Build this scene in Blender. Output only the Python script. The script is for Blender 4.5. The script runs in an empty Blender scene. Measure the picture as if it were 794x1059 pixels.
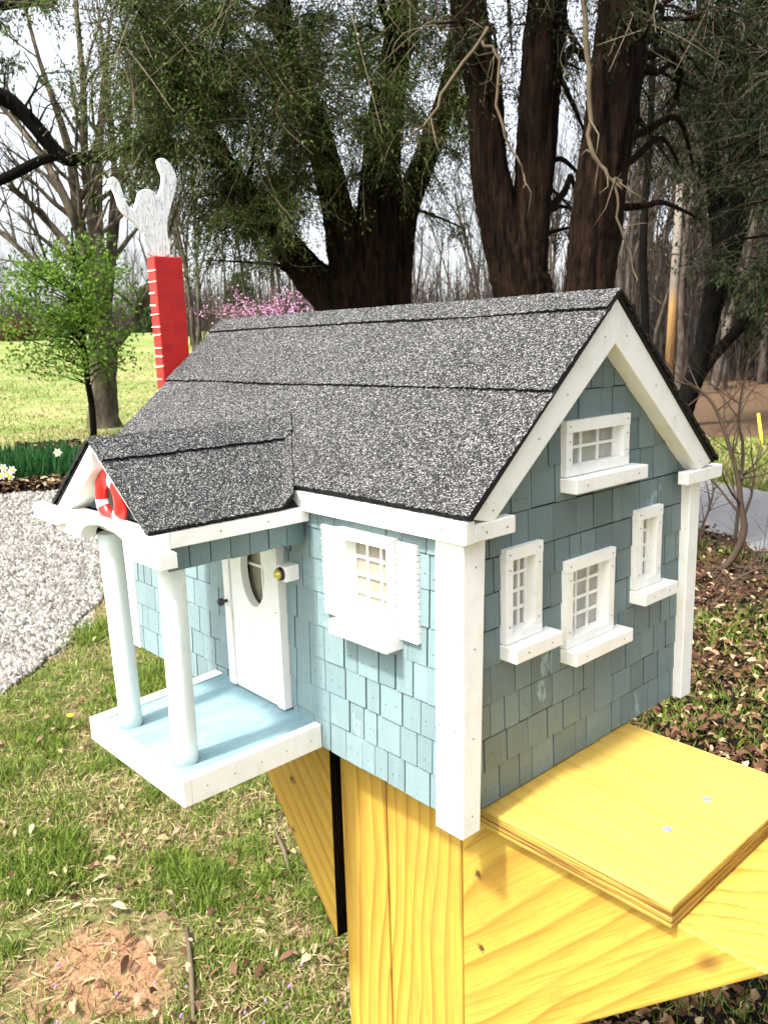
import bpy, bmesh, math, random
import numpy as np
from mathutils import Vector, Matrix, noise as _mn
random.seed(7); rng = np.random.default_rng(7)
C = bpy.context.scene.collection
PI = math.pi
# ---------------------------------------------------------------- camera model
CP = Vector((0.4968, -0.5492, 0.4700)); YAW, PIT, ROL, FPX = 0.8393, -0.2041, -0.0288, 842.1
PW, PH = 794.0, 1059.0
_cy, _sy = math.cos(YAW), math.sin(YAW)
FWD = Vector((-_sy*math.cos(PIT), _cy*math.cos(PIT), math.sin(PIT)))
_r = Vector((_cy, _sy, 0)); _u = _r.cross(FWD)
RGT = _r*math.cos(ROL) + _u*math.sin(ROL); UPV = -_r*math.sin(ROL) + _u*math.cos(ROL)
def ray(u, w): return FWD + RGT*((u-PW/2)/FPX) - UPV*((w-PH/2)/FPX)
def at(u, w, d):                      # the point seen at (u, w) that stands d metres away over the ground
    r = ray(u, w); t = d/math.hypot(r.x, r.y); return CP + r*t
GZ = -1.1
def ground_h(x, y):
    dx, dy = x-CP.x, y-CP.y; d = math.hypot(dx, dy)
    t = min(max((d-20)/55, 0), 1); t = t*t*(3-2*t)
    return GZ + 3.0*t + 0.05*math.sin(x*.35+1)*math.cos(y*.3)*min(1, max(0, (d-6)/8))
def on_ground(u, d, w=355):
    p = at(u, w, d); return Vector((p.x, p.y, ground_h(p.x, p.y)))
# ---------------------------------------------------------------- objects
def tag(o, label=None, cat=None, group=None, kind=None):
    if label: o['label'] = label
    if cat: o['category'] = cat
    if group: o['group'] = group
    if kind: o['kind'] = kind
    return o
def empty(name, loc=(0, 0, 0)):
    o = bpy.data.objects.new(name, None); o.empty_display_size = .1; C.objects.link(o); o.location = loc; return o
class MB:
    def __init__(s): s.v = []; s.f = []; s.m = []
    def poly(s, pts, mi=0):
        n = len(s.v); s.v += [tuple(p) for p in pts]; s.f.append(tuple(range(n, n+len(pts)))); s.m.append(mi)
    def hexa(s, p, mi=0):             # 8 points: bottom four, top four
        n = len(s.v); s.v += [tuple(q) for q in p]
        for f in ((3, 2, 1, 0), (4, 5, 6, 7), (0, 1, 5, 4), (1, 2, 6, 5), (2, 3, 7, 6), (3, 0, 4, 7)):
            s.f.append(tuple(n+i for i in f)); s.m.append(mi)
    def box(s, a, b, mi=0):
        x0, x1 = sorted((a[0], b[0])); y0, y1 = sorted((a[1], b[1])); z0, z1 = sorted((a[2], b[2]))
        s.hexa([(x0, y0, z0), (x1, y0, z0), (x1, y1, z0), (x0, y1, z0), (x0, y0, z1), (x1, y0, z1), (x1, y1, z1), (x0, y1, z1)], mi)
    def prism(s, pts, ext, mi=0):     # planar outline pts, pushed along ext
        n = len(s.v); k = len(pts); e = Vector(ext)
        s.v += [tuple(p) for p in pts] + [tuple(Vector(p)+e) for p in pts]
        s.f.append(tuple(range(n+k-1, n-1, -1))); s.f.append(tuple(range(n+k, n+2*k))); s.m += [mi, mi]
        for i in range(k):
            j = (i+1) % k; s.f.append((n+i, n+j, n+k+j, n+k+i)); s.m.append(mi)
    def tube(s, pts, rad, sides=8, mi=0, cap=True, wob=0.0):
        pts = [Vector(p) for p in pts]; n0 = len(s.v); k = len(pts)
        t = (pts[1]-pts[0]).normalized(); a = t.orthogonal().normalized()
        for i, p in enumerate(pts):
            if i < k-1: tt = (pts[i+1]-pts[max(i-1, 0)]).normalized()
            else: tt = (pts[i]-pts[i-1]).normalized()
            a = (a - tt*a.dot(tt)); a = a.normalized() if a.length > 1e-6 else tt.orthogonal().normalized()
            b = tt.cross(a)
            for j in range(sides):
                q = 2*PI*j/sides; r = rad[i]*(1+wob*random.uniform(-1, 1))
                w = p + a*(math.cos(q)*r) + b*(math.sin(q)*r); s.v.append((w.x, w.y, w.z))
        for i in range(k-1):
            for j in range(sides):
                j2 = (j+1) % sides
                s.f.append((n0+i*sides+j, n0+i*sides+j2, n0+(i+1)*sides+j2, n0+(i+1)*sides+j)); s.m.append(mi)
        if cap:
            s.f.append(tuple(n0+j for j in reversed(range(sides)))); s.m.append(mi)
            s.f.append(tuple(n0+(k-1)*sides+j for j in range(sides))); s.m.append(mi)
    def bark_tube(s, pts, rad, sides=30, depth=.07, mi=0, seed=0.0):
        k = len(pts); n0 = len(s.v); t = (pts[1]-pts[0]).normalized(); a = t.orthogonal().normalized(); run = 0
        for i, p in enumerate(pts):
            tt = (pts[min(i+1, k-1)]-pts[max(i-1, 0)]).normalized(); a = (a-tt*a.dot(tt)).normalized(); b = tt.cross(a)
            if i: run += (pts[i]-pts[i-1]).length
            for j in range(sides):
                q = 2*PI*j/sides; c, sn = math.cos(q), math.sin(q)
                f = 1+depth*_mn.noise(Vector((c*4.2+seed, sn*4.2, run*1.6)))*2+depth*1.3*_mn.noise(Vector((c*1.3, sn*1.3+seed, run*1.1)))*1.4+depth*.5*random.uniform(-1, 1)
                w = p+(a*c+b*sn)*(rad[i]*f); s.v.append((w.x, w.y, w.z))
        for i in range(k-1):
            for j in range(sides):
                j2 = (j+1) % sides; s.f.append((n0+i*sides+j, n0+i*sides+j2, n0+(i+1)*sides+j2, n0+(i+1)*sides+j)); s.m.append(mi)
    def build(s, name, mats, parent=None, smooth=False, bevel=0, seg=2, recalc=False):
        me = bpy.data.meshes.new(name); me.from_pydata(s.v, [], s.f)
        if not isinstance(mats, (list, tuple)): mats = [mats]
        for m in mats: me.materials.append(m)
        me.polygons.foreach_set('material_index', s.m)
        if smooth: me.polygons.foreach_set('use_smooth', [True]*len(s.f))
        if recalc:
            bm = bmesh.new(); bm.from_mesh(me); bmesh.ops.recalc_face_normals(bm, faces=bm.faces); bm.to_mesh(me); bm.free()
        me.update()
        o = bpy.data.objects.new(name, me); C.objects.link(o)
        if parent: o.parent = parent
        if bevel:
            b = o.modifiers.new('bevel', 'BEVEL'); b.width = bevel; b.segments = seg; b.limit_method = 'ANGLE'; b.angle_limit = .6
        return o
def npmesh(name, V, F, mats, mi=None, parent=None, smooth=False, rnd=None):   # V (n,3), F (m,k)
    me = bpy.data.meshes.new(name); k = F.shape[1]; m = len(F)
    me.vertices.add(len(V)); me.vertices.foreach_set('co', V.astype(np.float32).ravel())
    me.loops.add(m*k); me.loops.foreach_set('vertex_index', F.astype(np.int32).ravel())
    me.polygons.add(m); me.polygons.foreach_set('loop_start', np.arange(0, m*k, k, dtype=np.int32))
    if not isinstance(mats, (list, tuple)): mats = [mats]
    for q in mats: me.materials.append(q)
    if mi is not None: me.polygons.foreach_set('material_index', mi.astype(np.int32))
    if smooth: me.polygons.foreach_set('use_smooth', np.ones(m, dtype=bool))
    if rnd is not None:
        a = me.attributes.new('rnd', 'FLOAT', 'POINT'); a.data.foreach_set('value', rnd.astype(np.float32))
    me.update(calc_edges=True); me.validate()
    o = bpy.data.objects.new(name, me); C.objects.link(o)
    if parent: o.parent = parent
    return o
# ---------------------------------------------------------------- materials
class NT:
    def __init__(s, name):
        s.mat = bpy.data.materials.new(name); s.mat.use_nodes = True; s.t = s.mat.node_tree
        s.b = s.t.nodes['Principled BSDF']; s.out = s.t.nodes['Material Output']
        s.tc = s.n('ShaderNodeTexCoord')
    def n(s, typ, **k):
        q = s.t.nodes.new(typ)
        for a, v in k.items():
            if hasattr(q, a) and not isinstance(getattr(type(q), a, None), type(None)) and a not in q.inputs: setattr(q, a, v)
            elif a in q.inputs: s.set(q.inputs[a], v)
        return q
    def set(s, sock, v):
        if isinstance(v, bpy.types.NodeSocket): s.t.links.new(v, sock)
        else: sock.default_value = v
    def noise(s, scale, detail=4, rough=.55, vec=None, dist=0):
        q = s.t.nodes.new('ShaderNodeTexNoise'); q.inputs['Scale'].default_value = scale; q.inputs['Detail'].default_value = detail
        q.inputs['Roughness'].default_value = rough; q.inputs['Distortion'].default_value = dist
        s.t.links.new(vec if vec else s.tc.outputs['Object'], q.inputs['Vector']); return q.outputs['Fac']
    def vor(s, scale, vec=None, feature='F1', out='Distance'):
        q = s.t.nodes.new('ShaderNodeTexVoronoi'); q.feature = feature; q.inputs['Scale'].default_value = scale
        s.t.links.new(vec if vec else s.tc.outputs['Object'], q.inputs['Vector']); return q.outputs[out]
    def mapping(s, scale=(1, 1, 1), rot=(0, 0, 0), loc=(0, 0, 0), vec=None):
        q = s.t.nodes.new('ShaderNodeMapping'); q.inputs['Scale'].default_value = scale; q.inputs['Rotation'].default_value = rot
        q.inputs['Location'].default_value = loc; s.t.links.new(vec if vec else s.tc.outputs['Object'], q.inputs['Vector']); return q.outputs['Vector']
    def ramp(s, fac, stops, interp='LINEAR'):
        q = s.t.nodes.new('ShaderNodeValToRGB'); q.color_ramp.interpolation = interp; e = q.color_ramp.elements
        while len(e) < len(stops): e.new(.5)
        for i, (p, c) in enumerate(stops):
            e[i].position = p; c = (c, c, c) if not isinstance(c, (tuple, list)) else c; e[i].color = (*c[:3], 1)
        s.t.links.new(fac, q.inputs['Fac']); return q.outputs['Color']
    def mix(s, fac, a, b, mode='MIX'):
        q = s.t.nodes.new('ShaderNodeMix'); q.data_type = 'RGBA'; q.blend_type = mode
        for i, v in ((0, fac), (6, a), (7, b)):
            if isinstance(v, bpy.types.NodeSocket): s.t.links.new(v, q.inputs[i])
            elif i == 0: q.inputs[0].default_value = v
            else: q.inputs[i].default_value = (*v[:3], 1)
        return q.outputs[2]
    def math(s, op, a, b=0, c=None, clamp=False):
        q = s.t.nodes.new('ShaderNodeMath'); q.operation = op; q.use_clamp = clamp
        s.set(q.inputs[0], a); s.set(q.inputs[1], b)
        if c is not None: s.set(q.inputs[2], c)
        return q.outputs[0]
    def sep(s, vec=None):
        q = s.t.nodes.new('ShaderNodeSeparateXYZ'); s.t.links.new(vec if vec else s.tc.outputs['Object'], q.inputs[0]); return q.outputs
    def island(s): return s.t.nodes.new('ShaderNodeNewGeometry').outputs['Random Per Island']
    def attr(s, name):
        q = s.t.nodes.new('ShaderNodeAttribute'); q.attribute_name = name; return q.outputs['Fac']
    def bump(s, h, dist=.001, strength=1):
        q = s.t.nodes.new('ShaderNodeBump'); q.inputs['Distance'].default_value = dist; q.inputs['Strength'].default_value = strength
        s.t.links.new(h, q.inputs['Height']); s.t.links.new(q.outputs['Normal'], s.b.inputs['Normal'])
    def done(s, col=None, rough=.6, spec=.5, **k):
        if col is not None: s.set(s.b.inputs['Base Color'], col if isinstance(col, bpy.types.NodeSocket) else (*col, 1))
        s.set(s.b.inputs['Roughness'], rough); s.b.inputs['Specular IOR Level'].default_value = spec
        for a, v in k.items(): s.set(s.b.inputs[a.replace('_', ' ')], v)
        return s.mat
def simple(name, col, rough=.6, spec=.4, var=.0, scale=40, **k):
    m = NT(name)
    if var:
        f = m.noise(scale); c = m.mix(f, tuple(x*(1-var) for x in col), tuple(min(1, x*(1+var)) for x in col))
        return m.done(c, rough, spec, **k)
    return m.done(col, rough, spec, **k)
def make_white(name, col=(.78, .78, .745)):
    m = NT(name)
    n1 = m.noise(9, 3); n2 = m.noise(160, 5, .6); n3 = m.noise(30, 5, .65); br = m.noise(1, 5, .7, m.mapping((240, 240, 22))); br2 = m.noise(1, 5, .7, m.mapping((22, 260, 260)))
    c = m.mix(m.ramp(n3, [(.50, 0), (.75, .8)]), col, (col[0]*.82, col[1]*.82, col[2]*.74))
    c = m.mix(m.ramp(br, [(.60, 0), (.72, .45)]), c, (col[0]*.66, col[1]*.66, col[2]*.60))
    c = m.mix(m.ramp(n2, [(.68, 0), (.75, .7)]), c, (.30, .29, .25))
    m.bump(m.mix(.5, m.mix(.5, br, br2), n3), .0016, .7)
    return m.done(c, m.ramp(n1, [(0, .40), (1, .62)]), .4)
M = {}
M['white'] = make_white('white_paint')
M['column'] = make_white('column_paint_shade_tinted', (.60, .66, .65))  # white paint toned grey-blue, the columns' shading put into the colour
def make_paint(name, col, patchy):
    m = NT(name); r = m.island()
    n = m.noise(7, 3); n2 = m.noise(300, 3); st = m.noise(1, 5, .6, m.mapping((500, 500, 60)))
    c = m.mix(r, tuple(x*.80 for x in col), tuple(x*1.12 for x in col)); c = m.mix(m.ramp(m.noise(1, 4, .6, m.mapping((90, 90, 9))), [(.5, 0), (.7, .4)]), c, (col[0]*1.25, col[1]*1.2, col[2]*1.15)); c = m.mix(m.ramp(m.noise(240, 3), [(.68, 0), (.74, .7)]), c, (.04, .05, .05))
    c = m.mix(m.ramp(st, [(.35, .0), (.75, .35)]), c, tuple(x*.75 for x in col))
    if patchy:
        q = m.noise(14, 4, .6, m.mapping((1, 1.3, .7), loc=(3, 1.7, .4)))
        light = m.math('MULTIPLY', m.ramp(q, [(.64, 0), (.68, 1)]), m.ramp(st, [(.45, 0), (.5, 1)]))
        c = m.mix(light, c, (.24, .35, .36))
    else:
        q = m.noise(16, 4, .6)
        c = m.mix(m.math('MULTIPLY', m.ramp(q, [(.64, 0), (.70, 1)]), m.ramp(st, [(.4, 0), (.55, .6)])), c, (.36, .50, .52))
    h = m.mix(.5, st, n2); m.bump(h, .0012, .6)
    return m.done(c, m.ramp(n, [(.3, .28), (.7, .5)]), .45)
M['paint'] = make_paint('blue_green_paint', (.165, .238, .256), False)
M['paint2'] = make_paint('gable_paint_shade_darkened', (.124, .178, .182), True)  # darker coat than the front, with the gable's shade worked into its colour
M['beam'] = make_paint('beam_paint_shade_darkened', (.085, .14, .14), False)  # wall paint darkened to carry the shade on the porch side beams
M['gap'] = simple('shingle_gap_shade', (.004, .005, .006), .95, .1)  # near-black backing paints the shade seen between the shingles
M['nail'] = simple('nail_head', (.05, .045, .04), .6)
M['slot'] = simple('louvre_shadow_gap', (.16, .16, .15), .9)
M['inside'] = simple('dark_inside', (.05, .05, .045), .9)
m = NT('deck_paint'); st = m.noise(1, 5, .6, m.mapping((30, 9, 30))); n = m.noise(1, 4, .6, m.mapping((300, 30, 300)))
M['deck'] = m.done(m.mix(m.ramp(st, [(.35, 0), (.7, 1)]), (.135, .235, .270), m.mix(m.ramp(n, [(.60, 0), (.68, 1)]), (.20, .32, .35), (.06, .10, .115))), .45)
m.bump(n, .0008, .6)
def make_shingle(name):
    m = NT(name); vec = m.tc.outputs['Object']
    c1 = m.t.nodes.new('ShaderNodeTexVoronoi'); c1.inputs['Scale'].default_value = 820; m.t.links.new(vec, c1.inputs['Vector'])
    sx = m.t.nodes.new('ShaderNodeSeparateColor'); m.t.links.new(c1.outputs['Color'], sx.inputs[0])
    n = m.noise(25, 3); r = m.math('ADD', sx.outputs[0], m.math('MULTIPLY', m.math('SUBTRACT', n, .5), .12))
    col = m.ramp(r, [(0, .003), (.30, .008), (.46, .021), (.64, .050), (.80, .112), (.95, .30)])
    big = m.noise(6, 3); col = m.mix(m.ramp(big, [(.35, .0), (.75, .14)]), col, (.03, .03, .032))
    d = m.math('SUBTRACT', 1, c1.outputs['Distance']); m.bump(m.math('ADD', d, m.math('MULTIPLY', sx.outputs[1], .6)), .0014, 1.)
    return m.done(col, .85, .25)
M['shingle'] = make_shingle('asphalt_shingle'); M['tar'] = simple('tar_edge', (.012, .012, .013), .9, .2)
m = NT('red_paint'); n = m.noise(60, 3); sp_ = m.sep(); cb = m.t.nodes.new('ShaderNodeCombineXYZ'); m.set(cb.inputs[0], m.math('ADD', sp_[1], m.math('MULTIPLY', sp_[0], 1))); m.set(cb.inputs[1], sp_[2])
bk = m.t.nodes.new('ShaderNodeTexBrick'); m.t.links.new(cb.outputs[0], bk.inputs['Vector'])
for k_, v_ in (('Color1', (.36, .008, .007, 1)), ('Color2', (.46, .012, .010, 1)), ('Mortar', (.48, .022, .018, 1)), ('Scale', 1), ('Brick Width', .036), ('Row Height', .0172), ('Mortar Size', .0006), ('Mortar Smooth', .3), ('Bias', 0)): bk.inputs[k_].default_value = v_
M['red'] = m.done(m.mix(m.ramp(n, [(.45, 0), (.7, .5)]), bk.outputs['Color'], (.46, .02, .015)), m.ramp(n, [(0, .3), (1, .5)]), .5); m.bump(n, .0006, .5)
M['ringred'] = simple('ring_red', (.55, .012, .010), .35, .5, .12, 90)
M['mortar'] = simple('mortar_paint', (.66, .56, .40), .6)
m = NT('smoke_paint'); g = m.noise(1, 5, .65, m.mapping((60, 170, 28))); g2 = m.noise(14, 3)
vec = m.mapping((40, 150, 26)); w = m.noise(1, 2, .5, vec, 1.2)
M['smoke'] = m.done(m.mix(m.ramp(w, [(.46, 0), (.5, 1), (.54, 0)]), (.85, .86, .86), (.36, .37, .38)), .5, .4); m.bump(g, .001, .5)
M['pane'] = simple('dusty_glass', (.29, .265, .205), .05, .8, .45, 38)
M['pane_side'] = simple('dusty_side_glass', (.30, .29, .265), .05, .8, .45, 38)
M['black'] = simple('black_metal', (.012, .012, .013), .4, .5, .3, 200)
M['brass'] = simple('brass', (.62, .50, .10), .3, .5, 0, Metallic=.6)
def make_wood(name, rot, cathedral=1., tint=(1, 1, 1), off=(0, 0, 0), knots=(), fz=1, soft=.25):
    # the grain runs along the local X of the rotated coordinates
    m = NT(name); v = m.mapping((1, 1, 1), rot, off)
    warp = m.noise(1, 2, .35, m.mapping((1.7, 4.5, 4.5), vec=v)); wob = m.noise(1, 2, .5, m.mapping((5, 26, 26), vec=v))
    s = m.sep(v)
    q = m.math('ADD', m.math('MULTIPLY', s[2], 46*fz), m.math('ADD', m.math('MULTIPLY', s[1], 46), m.math('ADD', m.math('MULTIPLY', warp, 9*cathedral), m.math('MULTIPLY', wob, .45))))
    rings = m.math('FRACT', q); band = m.noise(1, 2, .5, m.mapping((1.5, 22, 22), vec=v))
    fine = m.noise(1, 5, .7, m.mapping((7, 330, 330), vec=v)); fine2 = m.noise(1, 3, .6, m.mapping((3, 70, 70), vec=v))
    base = m.ramp(rings, [(0, (.48, .32, .05)), (.42, (.46, .29, .042)), (.72, (.38, .20, .025)), (.87, (.24, .10, .011)), (.94, (.42, .24, .033)), (1, (.48, .32, .05))])
    base = m.mix(soft, base, (.46, .285, .042))
    base = m.mix(m.ramp(band, [(.30, .6), (.52, 0)]), base, (.47, .30, .046))
    base = m.mix(m.ramp(fine2, [(.35, 0), (.7, .35)]), base, (.50, .335, .06))
    base = m.mix(m.ramp(fine, [(.50, 0), (.70, .6)]), base, (.26, .12, .018))
    blot = m.noise(14, 5, .7); base = m.mix(m.ramp(blot, [(.50, 0), (.72, .45)]), base, (.36, .20, .035))
    speck = m.noise(420, 2, .5); base = m.mix(m.ramp(speck, [(.70, 0), (.76, .7)]), base, (.14, .07, .02))
    # knots
    k = m.vor(4.6, m.mapping((.7, 1.2, 1.2), loc=(.31, .12, .77), vec=v))
    base = m.mix(m.ramp(k, [(.0, 1), (.035, .9), (.07, 0)]), base, (.10, .045, .012))
    for (kx, ky, kz, kr) in knots:
        q = m.t.nodes.new('ShaderNodeVectorMath'); q.operation = 'DISTANCE'; m.t.links.new(m.mapping((1, 1, 1)), q.inputs[0]); q.inputs[1].default_value = (kx, ky, kz)
        dd = m.math('ADD', q.outputs['Value'], m.math('MULTIPLY', m.math('SUBTRACT', m.noise(160, 3), .5), kr*1.3))
        base = m.mix(m.ramp(m.math('DIVIDE', dd, kr), [(.25, .9), (.42, .25), (.5, .75), (.62, .1), (1, 0)]), base, (.035, .018, .006))
    if fz > 1:           # layered edge of the board
        nz = m.t.nodes.new('ShaderNodeNewGeometry'); sn = m.sep(nz.outputs['Normal']); side = m.math('SUBTRACT', 1, m.math('MULTIPLY', m.math('ABSOLUTE', sn[2]), 1.4), clamp=True)
        ply = m.noise(1, 4, .7, m.mapping((7, 7, 620))); base = m.mix(m.math('MULTIPLY', m.ramp(ply, [(.46, 0), (.56, 1)]), side), base, (.15, .06, .010))
    base = m.mix(1, base, tint, 'MULTIPLY'); base = m.mix(1, base, (.86, .86, .86), 'MULTIPLY')
    m.bump(m.mix(.5, fine, rings), .0012, .7)
    return m.done(base, .55, .35)
M['wood_post'] = make_wood('pine_post', (0, PI/2, 0), .85, soft=.2)
M['wood_brace_r'] = make_wood('pine_brace', (0, math.radians(44), 0), .8, off=(0, 0, .01), knots=((-.030, .046, -.100, .009), (-.026, .046, -.190, .008)))
M['wood_brace_l'] = make_wood('pine_brace_steep', (0, math.radians(-52), 0), .4, knots=((-.372, .043, -.125, .010), (-.375, .043, -.205, .008)))
M['wood_plank'] = make_wood('pine_plank', (0, 0, 0), .35, (1.05, 1.13, 1.5), fz=5, soft=.68)
M['screw'] = simple('galvanised_screw', (.20, .215, .25), .55, .5, .7, 700, Metallic=.3)
def make_bark(name, c1, c2, scale=18, stretch=.18, bd=.02):
    m = NT(name); v = m.mapping((1, 1, stretch)); n = m.noise(scale, 6, .65, v); n2 = m.noise(3, 3)
    c = m.mix(m.ramp(n, [(.35, 0), (.65, 1)]), c1, c2); c = m.mix(m.ramp(n2, [(.4, 0), (.7, .5)]), c, tuple(x*.6 for x in c1))
    m.bump(n, bd, 1); return m.done(c, .95, .05)
M['bark_cedar'] = make_bark('cedar_bark', (.0012, .001, .0008), (.032, .018, .011), 34, .10, .06)
M['bark_dark'] = make_bark('dark_bark', (.002, .0018, .0016), (.008, .0065, .005))
M['bark_grey'] = make_bark('grey_bark', (.03, .026, .02), (.13, .105, .075), 9, .3)
M['bark_wood'] = make_bark('woodland_bark', (.022, .018, .014), (.12, .095, .078), 5, .3)
M['twig'] = simple('pale_twig', (.10, .078, .05), .8, .1, .4, 9)
M['twig_brown'] = simple('brown_twig', (.06, .042, .03), .8, .1, .4, 9)
def make_leaf(name, a, b, rough=.6, trans=.25):
    m = NT(name); r = m.island(); c = m.mix(r, a, b); m.done(c, rough, .08)
    t = m.t.nodes.new('ShaderNodeBsdfTranslucent'); m.t.links.new(c, t.inputs['Color'])
    x = m.t.nodes.new('ShaderNodeMixShader'); x.inputs[0].default_value = trans
    m.t.links.new(m.b.outputs[0], x.inputs[1]); m.t.links.new(t.outputs[0], x.inputs[2]); m.t.links.new(x.outputs[0], m.out.inputs['Surface'])
    return m.mat
M['leaf_cedar'] = make_leaf('cedar_sprays', (.005, .013, .003), (.088, .125, .030))
M['leaf_cedar_dark'] = make_leaf('dark_cedar_sprays', (.003, .007, .002), (.028, .040, .013))
M['leaf_spring'] = make_leaf('spring_leaves', (.028, .075, .010), (.145, .24, .032), trans=.35)
M['blossom'] = make_leaf('redbud_blossom', (.42, .17, .32), (.62, .36, .52))
M['evergreen'] = make_leaf('far_evergreen', (.03, .05, .02), (.07, .10, .04))
M['grass'] = make_leaf('grass_green', (.055, .105, .014), (.19, .25, .045), trans=.3)
M['grass2'] = make_leaf('grass_yellow', (.12, .17, .03), (.24, .26, .08), trans=.3)
M['straw'] = make_leaf('dry_straw', (.22, .17, .08), (.42, .34, .20), trans=.15)
M['litter'] = make_leaf('fallen_leaf', (.035, .016, .009), (.135, .072, .040), trans=.1)
M['litter_pale'] = make_leaf('pale_fallen_leaf', (.14, .085, .05), (.32, .22, .14), trans=.1)
M['daff_leaf'] = make_leaf('daffodil_leaf', (.008, .04, .012), (.035, .11, .03), trans=.2)
M['petal'] = simple('white_petal', (.85, .85, .80), .6)
M['yellow'] = simple('yellow_petal', (.80, .60, .02), .6)
M['purple'] = simple('violet_petal', (.35, .15, .55), .6)
m = NT('pebble'); r = m.island(); n = m.noise(30, 3)
M['pebble'] = m.done(m.mix(m.ramp(n, [(.4, 0), (.7, .4)]), m.ramp(r, [(0, (.04, .038, .034)), (.35, (.125, .119, .106)), (.75, (.22, .212, .192)), (1, (.42, .41, .385))]), (.12, .105, .09)), .85, .2)
m = NT('gravel_sheet'); v = m.t.nodes.new('ShaderNodeTexVoronoi'); v.inputs['Scale'].default_value = 34; m.t.links.new(m.tc.outputs['Object'], v.inputs['Vector'])
sx = m.t.nodes.new('ShaderNodeSeparateColor'); m.t.links.new(v.outputs['Color'], sx.inputs[0])
g = m.mix(m.ramp(m.noise(1.2, 4), [(.4, 0), (.65, .55)]), m.ramp(sx.outputs[0], [(0, (.05, .047, .042)), (.4, (.14, .13, .118)), (1, (.27, .262, .245))]), (.19, .16, .12))
M['gravel'] = m.done(g, .9, .2); m.bump(m.math('SUBTRACT', 1, v.outputs['Distance']), .02, 1)
m = NT('road_surface'); n = m.noise(60, 5, .7); n2 = m.noise(.9, 4)
M['road'] = m.done(m.mix(m.ramp(n2, [(.4, 0), (.7, .7)]), m.ramp(n, [(.3, (.13, .13, .135)), (.7, (.25, .25, .255))]), (.19, .185, .175)), .9, .2); m.bump(n, .01, .8)
m = NT('pole_paint'); z = m.sep()[2]; n = m.noise(30, 3, .6, m.mapping((1, 1, .1)))
M['pole'] = m.done(m.mix(m.ramp(m.math('MULTIPLY', z, .25), [(.30, 0), (.42, 1)]), m.mix(n, (.22, .125, .045), (.34, .21, .085)), (.13, .11, .09)), .8, .2)
# ---------------------------------------------------------------- boolean
def cut(o, cutters):
    bpy.context.view_layer.update()
    for c in cutters:
        md = o.modifiers.new('cut', 'BOOLEAN'); md.operation = 'DIFFERENCE'; md.object = c; md.solver = 'EXACT'
    dg = bpy.context.evaluated_depsgraph_get(); me = bpy.data.meshes.new_from_object(o.evaluated_get(dg))
    o.modifiers.clear(); o.data = me
    for c in cutters:
        d = c.data; bpy.data.objects.remove(c); bpy.data.meshes.remove(d)
    return o
# ================================================================ THE MINIATURE HOUSE
house = empty('miniature_house', (-.38, .2, -.008))
tag(house, 'miniature blue-green shingled cottage with red chimney and porch on a wooden stand', 'miniature house')
class HM(MB):
    def build(s, name, mats, parent=None, **k):
        p = parent if parent else house
        o = MB.build(s, name, mats, p, **k); o.matrix_parent_inverse = Matrix.Translation(-house.location) if p is house else Matrix()
        return o
bpy.context.view_layer.update()
FW = 0.000      # front wall plane (faces -y)
GX = -0.014     # gable wall plane (faces +x)
BX = -0.741; BY = .445; ZB = -.008
def FM(a, b, c): return (a, FW-c, b)
def GM(a, b, c): return (GX+c, a, b)
def nail(mb, Mp, a, b, c, r=.0011, mi=1):
    mb.poly([Mp(a+r*math.cos(t), b+r*math.sin(t), c) for t in (0, PI/3, 2*PI/3, PI, 4*PI/3, 5*PI/3)], mi)
def clip(poly, hp):                   # keep p where n.p <= d
    nx, ny, d = hp; out = []
    for i in range(len(poly)):
        p, q = poly[i], poly[(i+1) % len(poly)]; sp = p[0]*nx+p[1]*ny-d; sq = q[0]*nx+q[1]*ny-d
        if sp <= 0: out.append(p)
        if sp*sq < 0: t = sp/(sp-sq); out.append((p[0]+(q[0]-p[0])*t, p[1]+(q[1]-p[1])*t))
    return out
def sub(rect, hole):
    a0, b0, a1, b1 = rect; c0, d0, c1, d1 = hole
    if c0 >= a1 or c1 <= a0 or d0 >= b1 or d1 <= b0: return [rect]
    out = []
    if a0 < c0: out.append((a0, b0, c0, b1))
    if c1 < a1: out.append((c1, b0, a1, b1))
    m0, m1 = max(a0, c0), min(a1, c1)
    if b0 < d0: out.append((m0, b0, m1, d0))
    if d1 < b1: out.append((m0, d1, m1, b1))
    return out
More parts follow.
